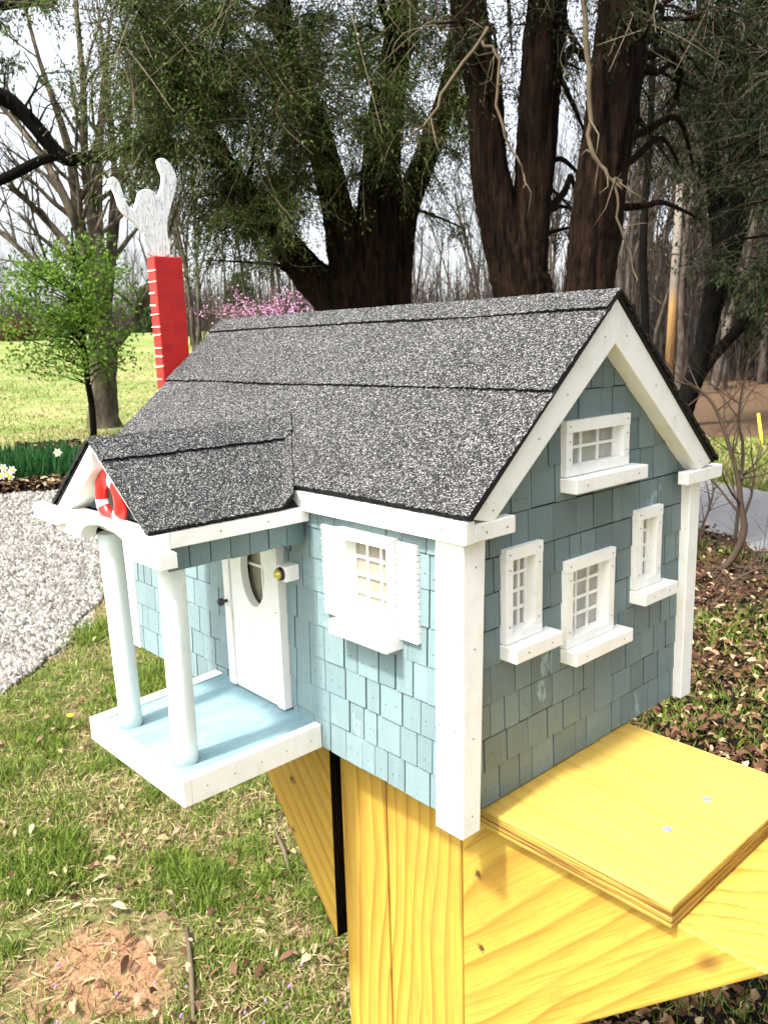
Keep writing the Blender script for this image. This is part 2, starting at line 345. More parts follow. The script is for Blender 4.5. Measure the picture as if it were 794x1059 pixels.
def shingles(name, Mp, a0, a1, b0, b1, mat, holes=(), half=(), rows=.0385, wmin=.020, wmax=.040, nails=.8, tk=.0032):
    mb = HM(); b = b0; k = 0
    while b < b1-.004:
        h = rows*random.uniform(.93, 1.08); top = min(b+h, b1); a = a0 - random.uniform(0, .02)
        rg = random.choice([.0004, .0010, .0014, .0022])
        while a < a1:
            w = random.uniform(wmin, wmax); g = random.choice([.0004, .0008, .0012, .0016, .0022, .0030]); l, r = max(a, a0), min(a+w, a1)
            if r-l > .003:
                gap_t = random.uniform(0, .0012) + rg*.5; t = tk*random.uniform(.75, 1.1)
                rects = [(l+g/2, b+gap_t, r-g/2, top)]
                for hl in [(h_[0]-.002, h_[1]-.002, h_[2]+.002, h_[3]+.002) for h_ in holes]: rects = [q for rr in rects for q in sub(rr, hl)]
                for (x0, y0, x1, y1) in rects:
                    if x1-x0 < .001 or y1-y0 < .001: continue
                    sk = random.uniform(-.0006, .0006)
                    p = [(x0, y0), (x1, y0+sk), (x1, y1), (x0, y1)]
                    for hp in half: p = clip(p, hp)
                    if len(p) < 3: continue
                    area = abs(sum(p[i][0]*p[(i+1) % len(p)][1]-p[(i+1) % len(p)][0]*p[i][1] for i in range(len(p))))/2
                    if area < 4e-6: continue
                    n = len(mb.v); kk = len(p)
                    dn = lambda q: t - (q[1]-b)/rows*.0013            # thicker at the butt edge
                    mb.v += [Mp(q[0], q[1], -.0005) for q in p] + [Mp(q[0], q[1], dn(q)) for q in p]
                    mb.f.append(tuple(range(n+kk, n+2*kk))); mb.m.append(0)
                    for i in range(kk):
                        j = (i+1) % kk; mb.f.append((n+i, n+j, n+kk+j, n+kk+i)); mb.m.append(0)
                    if random.random() < nails and y1-y0 > rows*.6 and len(p) == 4 and x1-x0 > .008:
                        for xx in ([.5] if x1-x0 < .022 else random.choice([[.25, .75], [.5], [.3, .72]])):
                            q = (x0+(x1-x0)*xx, y0+rows*random.uniform(.28, .5)); nail(mb, Mp, q[0], q[1], dn(q)+.0003, .0009)
            a += w
        b += h
    return mb.build(name, [mat, M['nail']])
def backing(name, Mp, outline, holes, depth=.018):
    mb = MB(); mb.prism([Mp(a, b, -.0008) for a, b in outline], Vector(Mp(0, 0, -depth))-Vector(Mp(0, 0, 0))); o = mb.build(name, M['gap'], recalc=True)
    cs = []
    for (a0, b0, a1, b1) in holes:
        c = MB(); e = .0026; c.box(Mp(a0-e, b0-e, -depth-.02), Mp(a1+e, b1+e, .02)); cs.append(c.build('cutter', M['gap'], recalc=True))
    if cs: cut(o, cs)
    o.parent = house; o.matrix_parent_inverse = Matrix.Translation(-house.location); return o
# --- openings (a0, b0, a1, b1) of the holes, in wall coordinates
FWIN = (-.170, .184, -.104, .264)
front_holes = [FWIN, (-.39, .14, -.326, .238)]
gwins = [  # outer frame a0,b0,a1,b1 ; hole ; sill overhang
    (.160, .326, .282, .385), (.062, .166, .122, .2655), (.166, .132, .260, .232), (.306, .168, .364, .2665)]
def ghole(r): return (r[0]+.0115, r[1]+.010, r[2]-.0115, r[3]-.0125)
gh = [ghole(r) for r in gwins]
# --- walls
backing('front_wall_board', FM, [(BX, ZB), (-.020, ZB), (-.020, .292), (BX, .292)], front_holes)
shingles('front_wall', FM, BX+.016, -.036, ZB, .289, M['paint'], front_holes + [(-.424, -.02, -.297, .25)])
RS = .89  # roof slope
apex = (.2235, .4985)
gout = [(.004, ZB), (.441, ZB), (.441, .292), (.2235, .492), (.004, .292)]
backing('gable_wall_board', GM, gout, gh)
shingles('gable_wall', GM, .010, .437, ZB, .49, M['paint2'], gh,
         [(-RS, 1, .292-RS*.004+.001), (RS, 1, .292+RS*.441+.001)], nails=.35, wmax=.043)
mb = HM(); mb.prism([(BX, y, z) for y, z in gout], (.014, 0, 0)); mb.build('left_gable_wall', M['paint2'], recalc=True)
mb = HM(); mb.box((BX+.015, BY-.014, ZB), (-.034, BY, .292)); mb.build('back_wall', M['paint'])
mb = HM(); mb.box((BX+.02, .03, ZB), (-.05, BY-.03, ZB+.006)); mb.build('house_floor', M['inside'])
# --- windows
def window(Mp, rect, hole, proud, depth, cols, rws, sill, mat_pane, nails=True):
    a0, b0, a1, b1 = rect; c0, d0, c1, d1 = hole; fr = HM()
    fr.box(Mp(a0, d1, 0.0005), Mp(a1, b1, proud+.0006)); fr.box(Mp(a0, b0, .0005), Mp(a1, d0, proud+.0004))
    fr.box(Mp(a0, d0+.0003, .0005), Mp(c0, d1-.0003, proud)); fr.box(Mp(c1, d0+.0003, .0005), Mp(a1, d1-.0003, proud))
    t = .0022; e = .0003         # deep reveal lining
    fr.box(Mp(c0-t, d0-t, -depth), Mp(c0-e, d1+t, .001)); fr.box(Mp(c1+e, d0-t, -depth), Mp(c1+t, d1+t, .001))
    fr.box(Mp(c0-e, d1+e, -depth), Mp(c1+e, d1+t, .001)); fr.box(Mp(c0-e, d0-t, -depth), Mp(c1+e, d0-e, .001))
    for (x, y) in ((a0+.006, b1-.006), (a1-.006, b1-.006), (a0+.006, b1-.022), (a1-.006, b1-.022), (a0+.006, b0+.018), (a1-.006, b0+.018)):
        nail(fr, Mp, x, y, proud+.0009)
    w = fr.build('window', [M['white'], M['nail']])
    g = HM(); g.box(Mp(c0, d0, -depth+.001), Mp(c1, d1, -depth+.003)); g.build('pane', mat_pane, w)
    mu = HM(); t = .0016
    for i in range(1, cols):
        x = c0+(c1-c0)*i/cols; mu.box(Mp(x-t, d0, -depth+.0032), Mp(x+t, d1, -depth+.0055))
    for i in range(1, rws):
        y = d0+(d1-d0)*i/rws; mu.box(Mp(c0, y-t, -depth+.0034), Mp(c1, y+t, -depth+.0059))
    mu.box(Mp(c0, d0, -depth+.0034), Mp(c0+.003, d1, -depth+.0062)); mu.box(Mp(c1-.003, d0, -depth+.0034), Mp(c1, d1, -depth+.0062))
    mu.build('muntins', M['white'], w)
    s = HM(); (s0, s1, sz0, sz1, sp) = sill
    s.box(Mp(s0, sz0, .001), Mp(s1, sz1, sp)); 
    for x in (s0+.02, s1-.02): nail(s, Mp, x, (sz0+sz1)/2, sp+.0004)
    s.build('sill', [M['white'], M['nail']], w, bevel=.0012)
    return w
w = window(FM, (-.181, .166, -.092, .276), FWIN, .009, .009, 3, 4, (-.184, -.0885, .158, .174, .026), M['pane'])
w['label'] = 'square white window between two louvred shutters on the front wall'
gl = ['wide short attic window high in the gable', 'narrow gable window near the front corner post', 'middle gable window, the broadest of the lower three', 'narrow gable window near the rear corner post']
for i, (r, h) in enumerate(zip(gwins, gh)):
    ex = .018 if i != 2 else .02
    w = window(GM, r, h, .0090, .009, 3, 2 if i == 0 else 4, (r[0]-.001, r[2]+ex, r[1]-.017, r[1]-.001, .024), M['pane_side']); w['label'] = gl[i]
for (s0, s1) in ((-.2125, -.1825), (-.0905, -.0615)):
    s = HM(); z0, z1 = .171, .274; s.box(FM(s0+.0012, z0, .0005), FM(s1-.0012, z1, .0040), 2); n = 13
    s.box(FM(s0, z1-.010, .0005), FM(s1, z1, .0075)); s.box(FM(s0, z0, .0005), FM(s1, z0+.011, .0075))
    for i in range(n):
        a = z0+.0115+(z1-z0-.022)*i/n; b = a+(z1-z0-.022)/n*.86; j = random.uniform(-.0004, .0004)
        s.hexa([FM(s0+j, a, .0005), FM(s1+j, a, .0005), FM(s1+j, a, .0083), FM(s0+j, a, .0083), FM(s0+j, b, .0005), FM(s1+j, b, .0005), FM(s1+j, b, .0056), FM(s0+j, b, .0056)])
    for zz in (z0+.006, z1-.005): nail(s, FM, s0+.007, zz, .0079); nail(s, FM, s1-.006, zz+.001, .0079)
    s.build('shutter', [M['white'], M['nail'], M['slot']], recalc=True)
# --- corner posts
def cpost(b4, t4, zb, zt, nn=None):
    p = HM(); p.hexa([(x, y, zb) for x, y in b4]+[(x, y, zt) for x, y in t4]); 
    if nn: nn(p)
    return p.build('corner_post', [M['white'], M['nail']], bevel=.0012)
def q4(x0, y0, x1, y1): return [(x0, y0), (x1, y0), (x1, y1), (x0, y1)]
def near_nails(nb):
    for z in (.02, .10, .19, .27):
        t = (z+.01)/.2985; y = -.0214+t*.0155
        for xx in (-.019, .001): nail(nb, lambda a, b, c: (a-t*.01, c, b), xx+random.uniform(-.003, .003), z, y-.0002, .0011)
        nail(nb, lambda a, b, c: (c, a, b), -.008+t*.02, z-.01, .0102-t*.0098, .0011)
cpost(q4(-.0270, -.0210, .0098, .0050), q4(-.0370, -.0055, 0, .026), -.010, .2885, near_nails)
cpost(q4(-.0365, .4215, .0005, .4475), q4(-.0365, .4215, .0, .4475), -.009, .2885)
cpost(q4(-.752, -.0055, -.718, .022), q4(-.752, -.0055, -.718, .022), -.009, .2885)
# --- main roof
EY, EZ, RY, RZ = -.012, .3115, .2245, .5165
nrm = Vector((0, -(RZ-EZ), RY-EY)).normalized()
def slab(mb, O, U, V, N, lu, lv, nu, nv, th, wedge=0, rag=.0012, jag=.0005):
    """a shingle course: top sheet with a grainy surface, ragged lower edge, and a dark edge all round"""
    n0 = len(mb.v); 
    for j in range(nv+1):
        for i in range(nu+1):
            u = lu*i/nu; v = lv*j/nv; hh = th + wedge*(1-v/lv) + random.uniform(-jag, jag)
            if j == 0: v += random.uniform(-rag, rag)+.0022*_mn.noise(Vector((u*5, O.z*9, 0)))
            hh += .0012*_mn.noise(Vector((u*7, v*7, O.z*5)))
            if i in (0, nu): u += random.uniform(-rag, rag)*.7
            p = O+U*u+V*v+N*hh; mb.v.append(tuple(p))
    for j in range(nv):
        for i in range(nu):
            a = n0+j*(nu+1)+i; mb.f.append((a, a+1, a+nu+2, a+nu+1)); mb.m.append(0)
    edge = [n0+i for i in range(nu+1)] + [n0+j*(nu+1)+nu for j in range(1, nv+1)] + [n0+nv*(nu+1)+i for i in range(nu-1, -1, -1)] + [n0+j*(nu+1) for j in range(nv-1, 0, -1)]
    k = len(edge); m0 = len(mb.v)
    for e in edge:
        p = Vector(mb.v[e]); d = (p-O).dot(N); mb.v.append(tuple(p-N*(d+.001)))
    for i in range(k):
        j = (i+1) % k; mb.f.append((edge[i], m0+i, m0+j, edge[j])); mb.m.append(1)
def courses(mb, O, U, V, N, lu, cuts, nu, th=.0022, step=.0006):
    for i, (a, b) in enumerate(cuts):
        slab(mb, O+V*a + N*(step*i), U, V, N, lu, b-a, nu, max(4, int((b-a)/.004)), th, .0028)
X0, X1 = -.772, .0155
L_ = math.hypot(RY-EY, RZ-EZ)
Vs = Vector((0, RY-EY, RZ-EZ)).normalized()
roof = HM()
# deck boards under the shingles
for sgn in (1, -1):
    yy = lambda y: y if sgn == 1 else 2*RY-y
    pts = [(X0+.004, yy(EY+.002), EZ-.0005), (X0+.004, yy(RY), RZ-.0005), (X0+.004, yy(RY), RZ-.0055), (X0+.004, yy(EY+.006), EZ-.0028)]
    roof.prism(pts, (X1-X0-.008, 0, 0), 1)
def cutpos(y): return (y-EY)/(RY-EY)*L_
cuts = [(0, cutpos(.116)), (cutpos(.110), cutpos(.207)), (cutpos(.200), L_+.001)]
courses(roof, Vector((X0, EY, EZ)), Vector((1, 0, 0)), Vs, nrm, X1-X0, cuts, 260)
Vb = Vector((0, -(RY-EY), RZ-EZ)).normalized(); nb_ = Vector((0, RZ-EZ, RY-EY)).normalized()
courses(roof, Vector((X1, 2*RY-EY, EZ)), Vector((-1, 0, 0)), Vb, nb_, X1-X0, cuts, 160, th=.0008)
rf = roof.build('roof', [M['shingle'], M['tar']])
# --- fascia, rake boards, returns
def board(name, pts, ext, bevel=.0012, parent=None):
    b = HM(); b.prism(pts, ext); return b.build(name, [M['white'], M['nail']], parent, bevel=bevel, recalc=True)
fx = .0105; 
f = HM(); f.box((-.262, -.014, .2865), (fx, -.001, .3085))
for x_ in (-.24, -.13, -.02): nail(f, lambda a, b, c: (a, c, b), x_, .298, -.0144)
f.build('eave_fascia', [M['white'], M['nail']], bevel=.0012)
f = HM(); f.box((-.772, -.0135, .2865), (-.49, -.001, .3085)); f.build('eave_fascia', [M['white'], M['nail']], bevel=.0012)
f = HM(); f.box((fx-.0135, -.0008, .2872), (fx, .058, .3045))
for y_ in (.015, .045): nail(f, lambda a, b, c: (c, a, b), y_, .295, fx+.0004)
f.build('eave_return', [M['white'], M['nail']], bevel=.0012)
f = HM(); f.box((-.03, .4478, .2865), (fx-.0135, .461, .3085)); f.build('eave_fascia', [M['white'], M['nail']], bevel=.0012)
f = HM(); f.box((fx-.013, .392, .2872), (fx+.001, .482, .3035)); f.build('eave_return', [M['white'], M['nail']], bevel=.0012)
def rake(x0, x1, s):
    def Y(y): return y if s > 0 else 2*RY-y
    o0 = (EY+.0070, EZ-.0012); o1 = (RY, RZ-.0058); d = .0470
    pts = [(x1, Y(o0[0]), o0[1]), (x1, Y(o1[0]), o1[1]), (x1, Y(o1[0]), o1[1]-d), (x1, Y(o0[0]+.031), o0[1]-.008)]
    b = HM(); b.prism(pts, (x0-x1, 0, 0))
    for t in (.12, .42, .62, .9):
        y = o0[0]+(o1[0]-o0[0])*t; z = o0[1]+(o1[1]-o0[1])*t-.02; nail(b, lambda a, bb, c: (c, a, bb), Y(y+.002), z, x1+.0005)
    return b.build('rake_board', [M['white'], M['nail']], recalc=True, bevel=.0010)
rake(-.0135, .010, 1); rake(-.0135, .0094, -1); rake(-.7415, -.762, 1); rake(-.7415, -.7615, -1)
# ================================================================ PORCH
PXL, PXR, PXC = -.487, -.240, -.365; PEZ, PRZ, PYF = .2915, .377, -.201
def deckz(x, y):      # the little deck sags towards its outer left corner
    t = max(0, (-.003-y)/.18); s = (x+.24)/-.24; return .0225 - .0015*t - .0075*t*s
def deckbox(mb, x0, y0, x1, y1, lo, hi, mi=0):
    c = [(x0, y0), (x1, y0), (x1, y1), (x0, y1)]
    mb.hexa([(x, y, deckz(x, y)+lo) for x, y in c]+[(x, y, deckz(x, y)+hi) for x, y in c], mi)
d = HM(); deckbox(d, -.470, -.178, -.2475, -.001, -.026, -.0012); dk = d.build('porch_deck', M['deck'])
t = HM(); deckbox(t, -.479, -.1885, -.2355, -.1785, -.030, 0.0002); deckbox(t, -.2470, -.1783, -.2357, -.0035, -.030, 0); deckbox(t, -.4788, -.1783, -.4705, -.0035, -.030, 0)
deckbox(t, -.4703, -.1783, -.4590, -.0035, -.0008, .0004)
nails_ = [(-.2353, -.16+.035*i) for i in range(5)]
for (x, y) in nails_: nail(t, lambda a, b, c: (c, a, b), y, deckz(x, y)-.015, -.2353, .0009)
for i in range(5): nail(t, FM, -.46+.05*i, deckz(-.46+.05*i, -.188)-.015, .1889, .0009)
t.build('deck_trim', [M['white'], M['nail']], dk, bevel=.0012)
for (bx, by, tx_, ty_, r) in ((-.279, -.161, -.2655, -.166, .0142), (-.4175, -.160, -.4135, -.166, .0136)):
    c = HM(); n = 14; zb = deckz(bx, by)-.001; zt = .262
    pts = [(bx+(tx_-bx)*i/n, by+(ty_-by)*i/n, zb+(zt-zb)*i/n) for i in range(n+1)]
    c.tube(pts, [r*(1+random.uniform(-.012, .012)) for _ in pts], 28); o = c.build('porch_column', M['column'], smooth=True)
    for p_ in o.data.polygons:
        if len(p_.vertices) > 4: p_.use_smooth = False
# arch beam
ar = HM(); y0, y1 = -.199, -.180; top = .2905; pts = [(-.488, .2595), (-.418, .2595)]
for i in range(1, 16): q = PI-PI*i/16; pts.append((-.353+.065*math.cos(q), .2570+.0265*math.sin(q)**.8))
pts += [(-.288, .2575), (-.2225, .2575), (-.2225, .273), (-.236, .2735), (-.236, top), (-.488, top)]
ar.prism([(x, y0, z) for x, z in pts], (0, y1-y0, 0)); ar.build('porch_arch_beam', M['white'], recalc=True, bevel=.0008)
# side beams clad in shingles
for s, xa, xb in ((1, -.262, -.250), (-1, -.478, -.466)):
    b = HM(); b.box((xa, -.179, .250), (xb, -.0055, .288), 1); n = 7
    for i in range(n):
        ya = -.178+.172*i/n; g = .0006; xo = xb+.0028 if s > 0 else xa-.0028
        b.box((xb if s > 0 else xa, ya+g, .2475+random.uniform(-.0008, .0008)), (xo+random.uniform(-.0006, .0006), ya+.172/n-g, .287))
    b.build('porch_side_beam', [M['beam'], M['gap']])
b = HM(); b.box((-.463, -.176, .2685), (-.265, -.006, .2715)); b.build('porch_ceiling', M['white'])
# gable panel with vertical shingles
b = HM(); b.prism([(-.474, -.1695, .291), (-.256, -.1695, .291), (PXC, -.1695, .367)], (0, .01, 0)); b.build('porch_gable_board', M['gap'], recalc=True)
PM = lambda a, bb, c: (a, -.1700-c, bb)
sl = (PRZ-PEZ)/(PXR-PXC)
shingles('porch_gable_wall', PM, -.474, -.256, .2885, .366, M['paint'], (), [(sl, 1, .366+sl*PXC), (-sl, 1, .366-sl*PXC)], rows=.034, wmin=.018, wmax=.028)
# porch roof
Vr = Vector((PXC-PXR, 0, PRZ-PEZ)).normalized(); Nr = Vector((PRZ-PEZ, 0, PXR-PXC)).normalized(); Nr = Nr if Nr.z > 0 else -Nr
Lr = math.hypot(PXR-PXC, PRZ-PEZ); pr = HM()
YB = .11
def main_plane_y(z): return EY+(z-EZ)/(RZ-EZ)*(RY-EY)
def porch_slope(xe, V, N, side):
    # grid clipped against the main roof: rows run from eave to ridge, each stops where it meets the main roof
    tiers = [(0, .118), (.112, Lr+.0015)] if side > 0 else [(0, .105), (.1, math.hypot(PXL-PXC, PRZ-PEZ)+.0015)]
    for ti, (a, b) in enumerate(tiers):
        nv = max(4, int((b-a)/.004)); nu = 70; n0 = len(pr.v); O = Vector((xe, PYF, PEZ))
        for j in range(nv+1):
            s_ = a+(b-a)*j/nv
            if j == 0: pass
            p0 = O+V*s_; yend = main_plane_y(p0.z)+.003+.007*(1-s_/Lr); lu = yend-PYF
            for i in range(nu+1):
                th = .0022+.0006*ti+.0028*(1-(s_-a)/(b-a))+random.uniform(-.0005, .0005)
                du = lu*i/nu + (random.uniform(-.001, .001) if i == 0 else 0); ds = random.uniform(-.0012, .0012) if j == 0 else 0
                p = p0+V*ds+N*th+Vector((0, du, 0)); zm = EZ+(p.y-EY)/(RY-EY)*(RZ-EZ)+.0078+th*.5; p.z = max(p.z, zm) if i > nu*.5 and side > 0 else p.z; pr.v.append(tuple(p))
        for j in range(nv):
            for i in range(nu):
                q = n0+j*(nu+1)+i; f4 = (q, q+1, q+nu+2, q+nu+1); pr.f.append(f4 if side > 0 else f4[::-1]); pr.m.append(0)
        edge = [n0+j*(nu+1) for j in range(nv, -1, -1)] + [n0+i for i in range(1, nu+1)] + [n0+j*(nu+1)+nu for j in range(1, nv+1)]; m0 = len(pr.v)
        for e in edge:
            p = Vector(pr.v[e]); dd = (p-O).dot(N); pr.v.append(tuple(p-N*(dd+.0005)) if (e-n0) % (nu+1) != nu else (p.x, p.y+.001, p.z-.006))
        for i in range(len(edge)-1): pr.f.append((edge[i], m0+i, m0+i+1, edge[i+1])); pr.m.append(0 if i < nv and side > 0 else 1)
porch_slope(PXR, Vr, Nr, 1)
Vl = Vector((PXC-PXL, 0, PRZ-PEZ)).normalized(); Nl = Vector((-(PRZ-PEZ), 0, PXC-PXL)).normalized()
porch_slope(PXL, Vl, Nl, -1)
# black underlay board
pr.prism([(PXR-.0035, PYF+.002, PEZ-.0005), (PXC, PYF+.002, PRZ-.0005), (PXC, PYF+.002, PRZ-.0035), (PXR-.006, PYF+.002, PEZ-.0028)], (0, .02, 0), 1)
pr.prism([(PXL+.0035, PYF+.002, PEZ-.0005), (PXC, PYF+.002, PRZ-.0005), (PXC, PYF+.002, PRZ-.0035), (PXL+.006, PYF+.002, PEZ-.0028)], (0, .02, 0), 1)
for s, xe in ((1, PXR), (-1, PXL)):       # roof boards that run back to the house roof
    e = .004 if s > 0 else -.004
    pr.prism([(xe-e, PYF+.023, PEZ-.001), (PXC, PYF+.023, PRZ-.001), (PXC, PYF+.023, PRZ-.008), (xe-e*3, PYF+.023, PEZ-.007)], (0, .19, 0), 1)
pr.build('porch_roof', [M['shingle'], M['tar']])
# porch fascia: right eave, left eave, cornice return, barge boards
f = HM(); f.box((-.2495, -.2015, .2735), (-.2385, -.0042, .2905)); 
for y_ in (-.18, -.12, -.06): nail(f, lambda a, b, c: (c, a, b), y_, .282, -.2381)
f.build('porch_fascia', [M['white'], M['nail']], bevel=.001)
f = HM(); f.box((-.492, -.2015, .2715), (-.4815, -.004, .2900)); f.build('porch_fascia', [M['white']], bevel=.001)
f = HM(); f.box((-.526, -.2115, .2715), (-.4570, -.1985, .2905)); f.build('cornice_return', [M['white']], bevel=.0015)
sL = (PRZ-PEZ)/(PXC-PXL)
b = HM(); b.prism([(PXL+.006, -.1985, PEZ-.002), (PXC, -.1985, PRZ-.004), (PXC, -.1985, PRZ-.004-.029), (PXL+.042, -.1985, PEZ-.001)], (0, .028, 0)); b.build('barge_board', [M['white']], recalc=True, bevel=.001)
b = HM(); b.prism([(PXR-.006, -.1975, PEZ-.001), (PXC+.0005, -.1975, PRZ-.0038), (PXC+.0005, -.1975, PRZ-.0110), (PXR-.014, -.1975, PEZ-.001)], (0, .0178, 0)); b.build('barge_board', [M['white']], recalc=True, bevel=.001)
# life ring
def ring_mesh():
    mb = HM(); nu, nv = 64, 12; cx, cz, cy = -.3600, .3105, -.1830; R0, r0 = .0240, .0108; n0 = len(mb.v)
    for i in range(nu):
        t_ = 2*PI*i/nu
        for j in range(nv):
            q = 2*PI*j/nv; rr = R0+r0*math.cos(q); mb.v.append((cx+rr*math.cos(t_), cy-.0065*math.sin(q), cz+rr*math.sin(t_)))
    for i in range(nu):
        deg = 360*(i+.5)/nu; wh = any(abs((deg-a+180) % 360-180) < 11 for a in (62, 196, 318))
        for j in range(nv):
            a = n0+i*nv+j; b_ = n0+i*nv+(j+1) % nv; c_ = n0+((i+1) % nu)*nv+(j+1) % nv; d_ = n0+((i+1) % nu)*nv+j
            mb.f.append((a, b_, c_, d_)); mb.m.append(1 if wh else 0)
    return mb
ring_mesh().build('life_ring', [M['ringred'], M['white']], smooth=True, recalc=True)
# --- door
dr = MB(); dr.box(FM(-.409, .0235, .0), FM(-.3125, .2465, .0105)); o = dr.build('door', M['white'], recalc=True)
cm = MB(); cm.prism([FM(-.3565+.0265*math.cos(2*PI*i/40), .191+.0455*math.sin(2*PI*i/40), .03) for i in range(40)], (0, .06, 0)); cut(o, [cm.build('cutter', M['white'], recalc=True)])
o.parent = house; o.matrix_parent_inverse = Matrix.Translation(-house.location); door = o
tr = HM(); tr.box(FM(-.4245, .0235, .0), FM(-.4098, .2500, .0135)); tr.box(FM(-.3118, .0235, 0), FM(-.2965, .2500, .0135))
for zz in (.05, .15, .23): nail(tr, FM, -.304, zz, .0139)
tr.build('door_frame', [M['white'], M['nail']], door, bevel=.0008)
g = HM(); g.box((-.392, .008, .135), (-.322, .010, .243)); g.build('door_pane', M['pane'], door)
g = HM(); g.box((-.3585, .0045, .140), (-.3550, .0075, .240)); g.box((-.39, .0043, .193), (-.325, .0073, .1965)); g.build('door_muntins', M['white'], door)
k = HM(); k.tube([(-.4175, -.0135, .141), (-.4175, -.0195, .141)], [.0022, .0022], 10); 
k.tube([(-.4175, -.0185, .141), (-.4175, -.021, .141), (-.4175, -.0255, .141), (-.4175, -.027, .141)], [.003, .0052, .0052, .003], 12); k.build('knob', M['black'], door, smooth=True)
wl = HM(); wl.box((-.2815, -.0235, .1985), (-.2635, -.0035, .2180)); wlo = wl.build('porch_light', M['white'], bevel=.0015)
k = HM(); k.tube([(-.2735, -.0233, .2080), (-.2735, -.0268, .2080)], [.0084, .0076], 20); k.build('lamp_collar', M['black'], wlo)
k = HM(); k.tube([(-.2735, -.0260, .2080), (-.2735, -.0288, .2080), (-.2735, -.0310, .2080), (-.2735, -.0324, .2080), (-.2735, -.0331, .2080)], [.0062, .0060, .0048, .0028, .0008], 20); k.build('lamp_bulb', M['brass'], wlo, smooth=True)
# --- chimney and painted wooden smoke
ch = HM(); ch.box((-.801, .106, -.008), (-.7755, .157, .6205)); cho = ch.build('chimney', M['red'], bevel=.0012)
mo = HM(); z = .03
while z < .605:
    x1 = -.7755+random.choice([.0009, .0009, -.006]); hz = random.uniform(.0009, .0016); dz = random.uniform(-.0016, .0016)
    mo.hexa([(-.8012, .1048, z-hz), (x1, .1048, z-hz+dz), (x1, .1075, z-hz+dz), (-.8012, .1075, z-hz), (-.8012, .1048, z+hz), (x1, .1048, z+hz+dz), (x1, .1075, z+hz+dz), (-.8012, .1075, z+hz)]); z += random.uniform(.0135, .0205)
mo.build('mortar_line', M['mortar'], cho)
SM = [(237,474),(225,420),(215,380),(190,345),(155,320),(125,285),(112,235),(95,200),(82,180),(88,165),(103,160),(122,180),(135,215),(145,250),(165,285),(182,295),(195,250),(200,220),(225,208),(255,215),(275,240),(290,200),(295,160),(280,130),(272,95),(290,85),(315,100),(335,130),(347,165),(343,215),(325,280),(312,330),(310,380),(322,430),(322,476)]
def smooth_loop(p):
    q = []
    for i in range(len(p)):
        a, b_ = p[i], p[(i+1) % len(p)]; q += [tuple(a[k]*.75+b_[k]*.25 for k in (0, 1)), tuple(a[k]*.25+b_[k]*.75 for k in (0, 1))]
    return q
pts = []
for (a, b_) in smooth_loop(SM):
    r = ray(90+a/3.78, 140+b_/3.782); t_ = (-.786-CP.x)/r.x; p = CP+r*t_; pts.append((p.y, p.z))
sm_ = HM(); sm_.prism([(-.783, y, z) for y, z in pts], (-.008, 0, 0)); o = sm_.build('smoke_cutout', M['smoke'], recalc=True, bevel=.0008)
o['label'] = 'white painted wooden smoke plume with grain lines'
# ================================================================ THE WOODEN STAND
stand = empty('wooden_stand', (-.16, .14, GZ)); bpy.context.view_layer.update()
tag(stand, 'yellow pine post with angled braces and a top plank carrying the house', 'stand')
class SMB(MB):
    def build(s, name, mats, parent=None, **k):
        p = parent if parent else stand; o = MB.build(s, name, mats, p, **k)
        if p is stand: o.matrix_parent_inverse = Matrix.Translation(-stand.location)
        return o
PF = .045; PB = .25
p = SMB(); n = 8
p.box((-.265, PF, GZ-.1), (-.1785, PB, -.0325)); p.box((-.1768, PF+.0008, GZ-.1), (-.0545, PB, -.0325)); p.box((-.20, PF+.006, GZ-.1), (-.15, PB-.002, -.034))
p.build('post', M['wood_post'], bevel=.0025, seg=2)
b = SMB(); b.prism([(-.0530, PF+.001, -.352), (.2790, PF+.001, -.0320), (-.0530, PF+.001, -.0320)], (0, PB-PF-.004, 0)); b.build('brace', M['wood_brace_r'], recalc=True, bevel=.002)
b = SMB(); b.prism([(-.2835, PF-.002, -.327), (-.2835, PF-.002, -.0320), (-.525, PF-.002, -.0320)], (0, PB-PF, 0)); b.box((-.2840, PF-.0018, -.3262), (-.2826, PB-.003, -.033), 1); b.box((-.2668, PF+.004, -.60), (-.2652, PB-.003, -.034), 1); b.build('brace', [M['wood_brace_l'], M['bark_cedar']], recalc=True)
b = SMB(); b.box((-.52, .035, -.0310), (.2000, .3120, -.0092)); pk = b.build('top_plank', M['wood_plank'], bevel=.0022, seg=2)
for (u, w_) in ((690, 858), (731, 827)):
    r = ray(u, w_); t_ = (-.0092-CP.z)/r.z; q = CP+r*t_; s = SMB()
    s.tube([(q.x, q.y, -.010), (q.x, q.y, -.0086)], [.0052, .0048], 16); s.box((q.x-.0028, q.y-.0007, -.0086), (q.x+.0028, q.y+.0007, -.0083)); s.build('screw', M['screw'], pk)
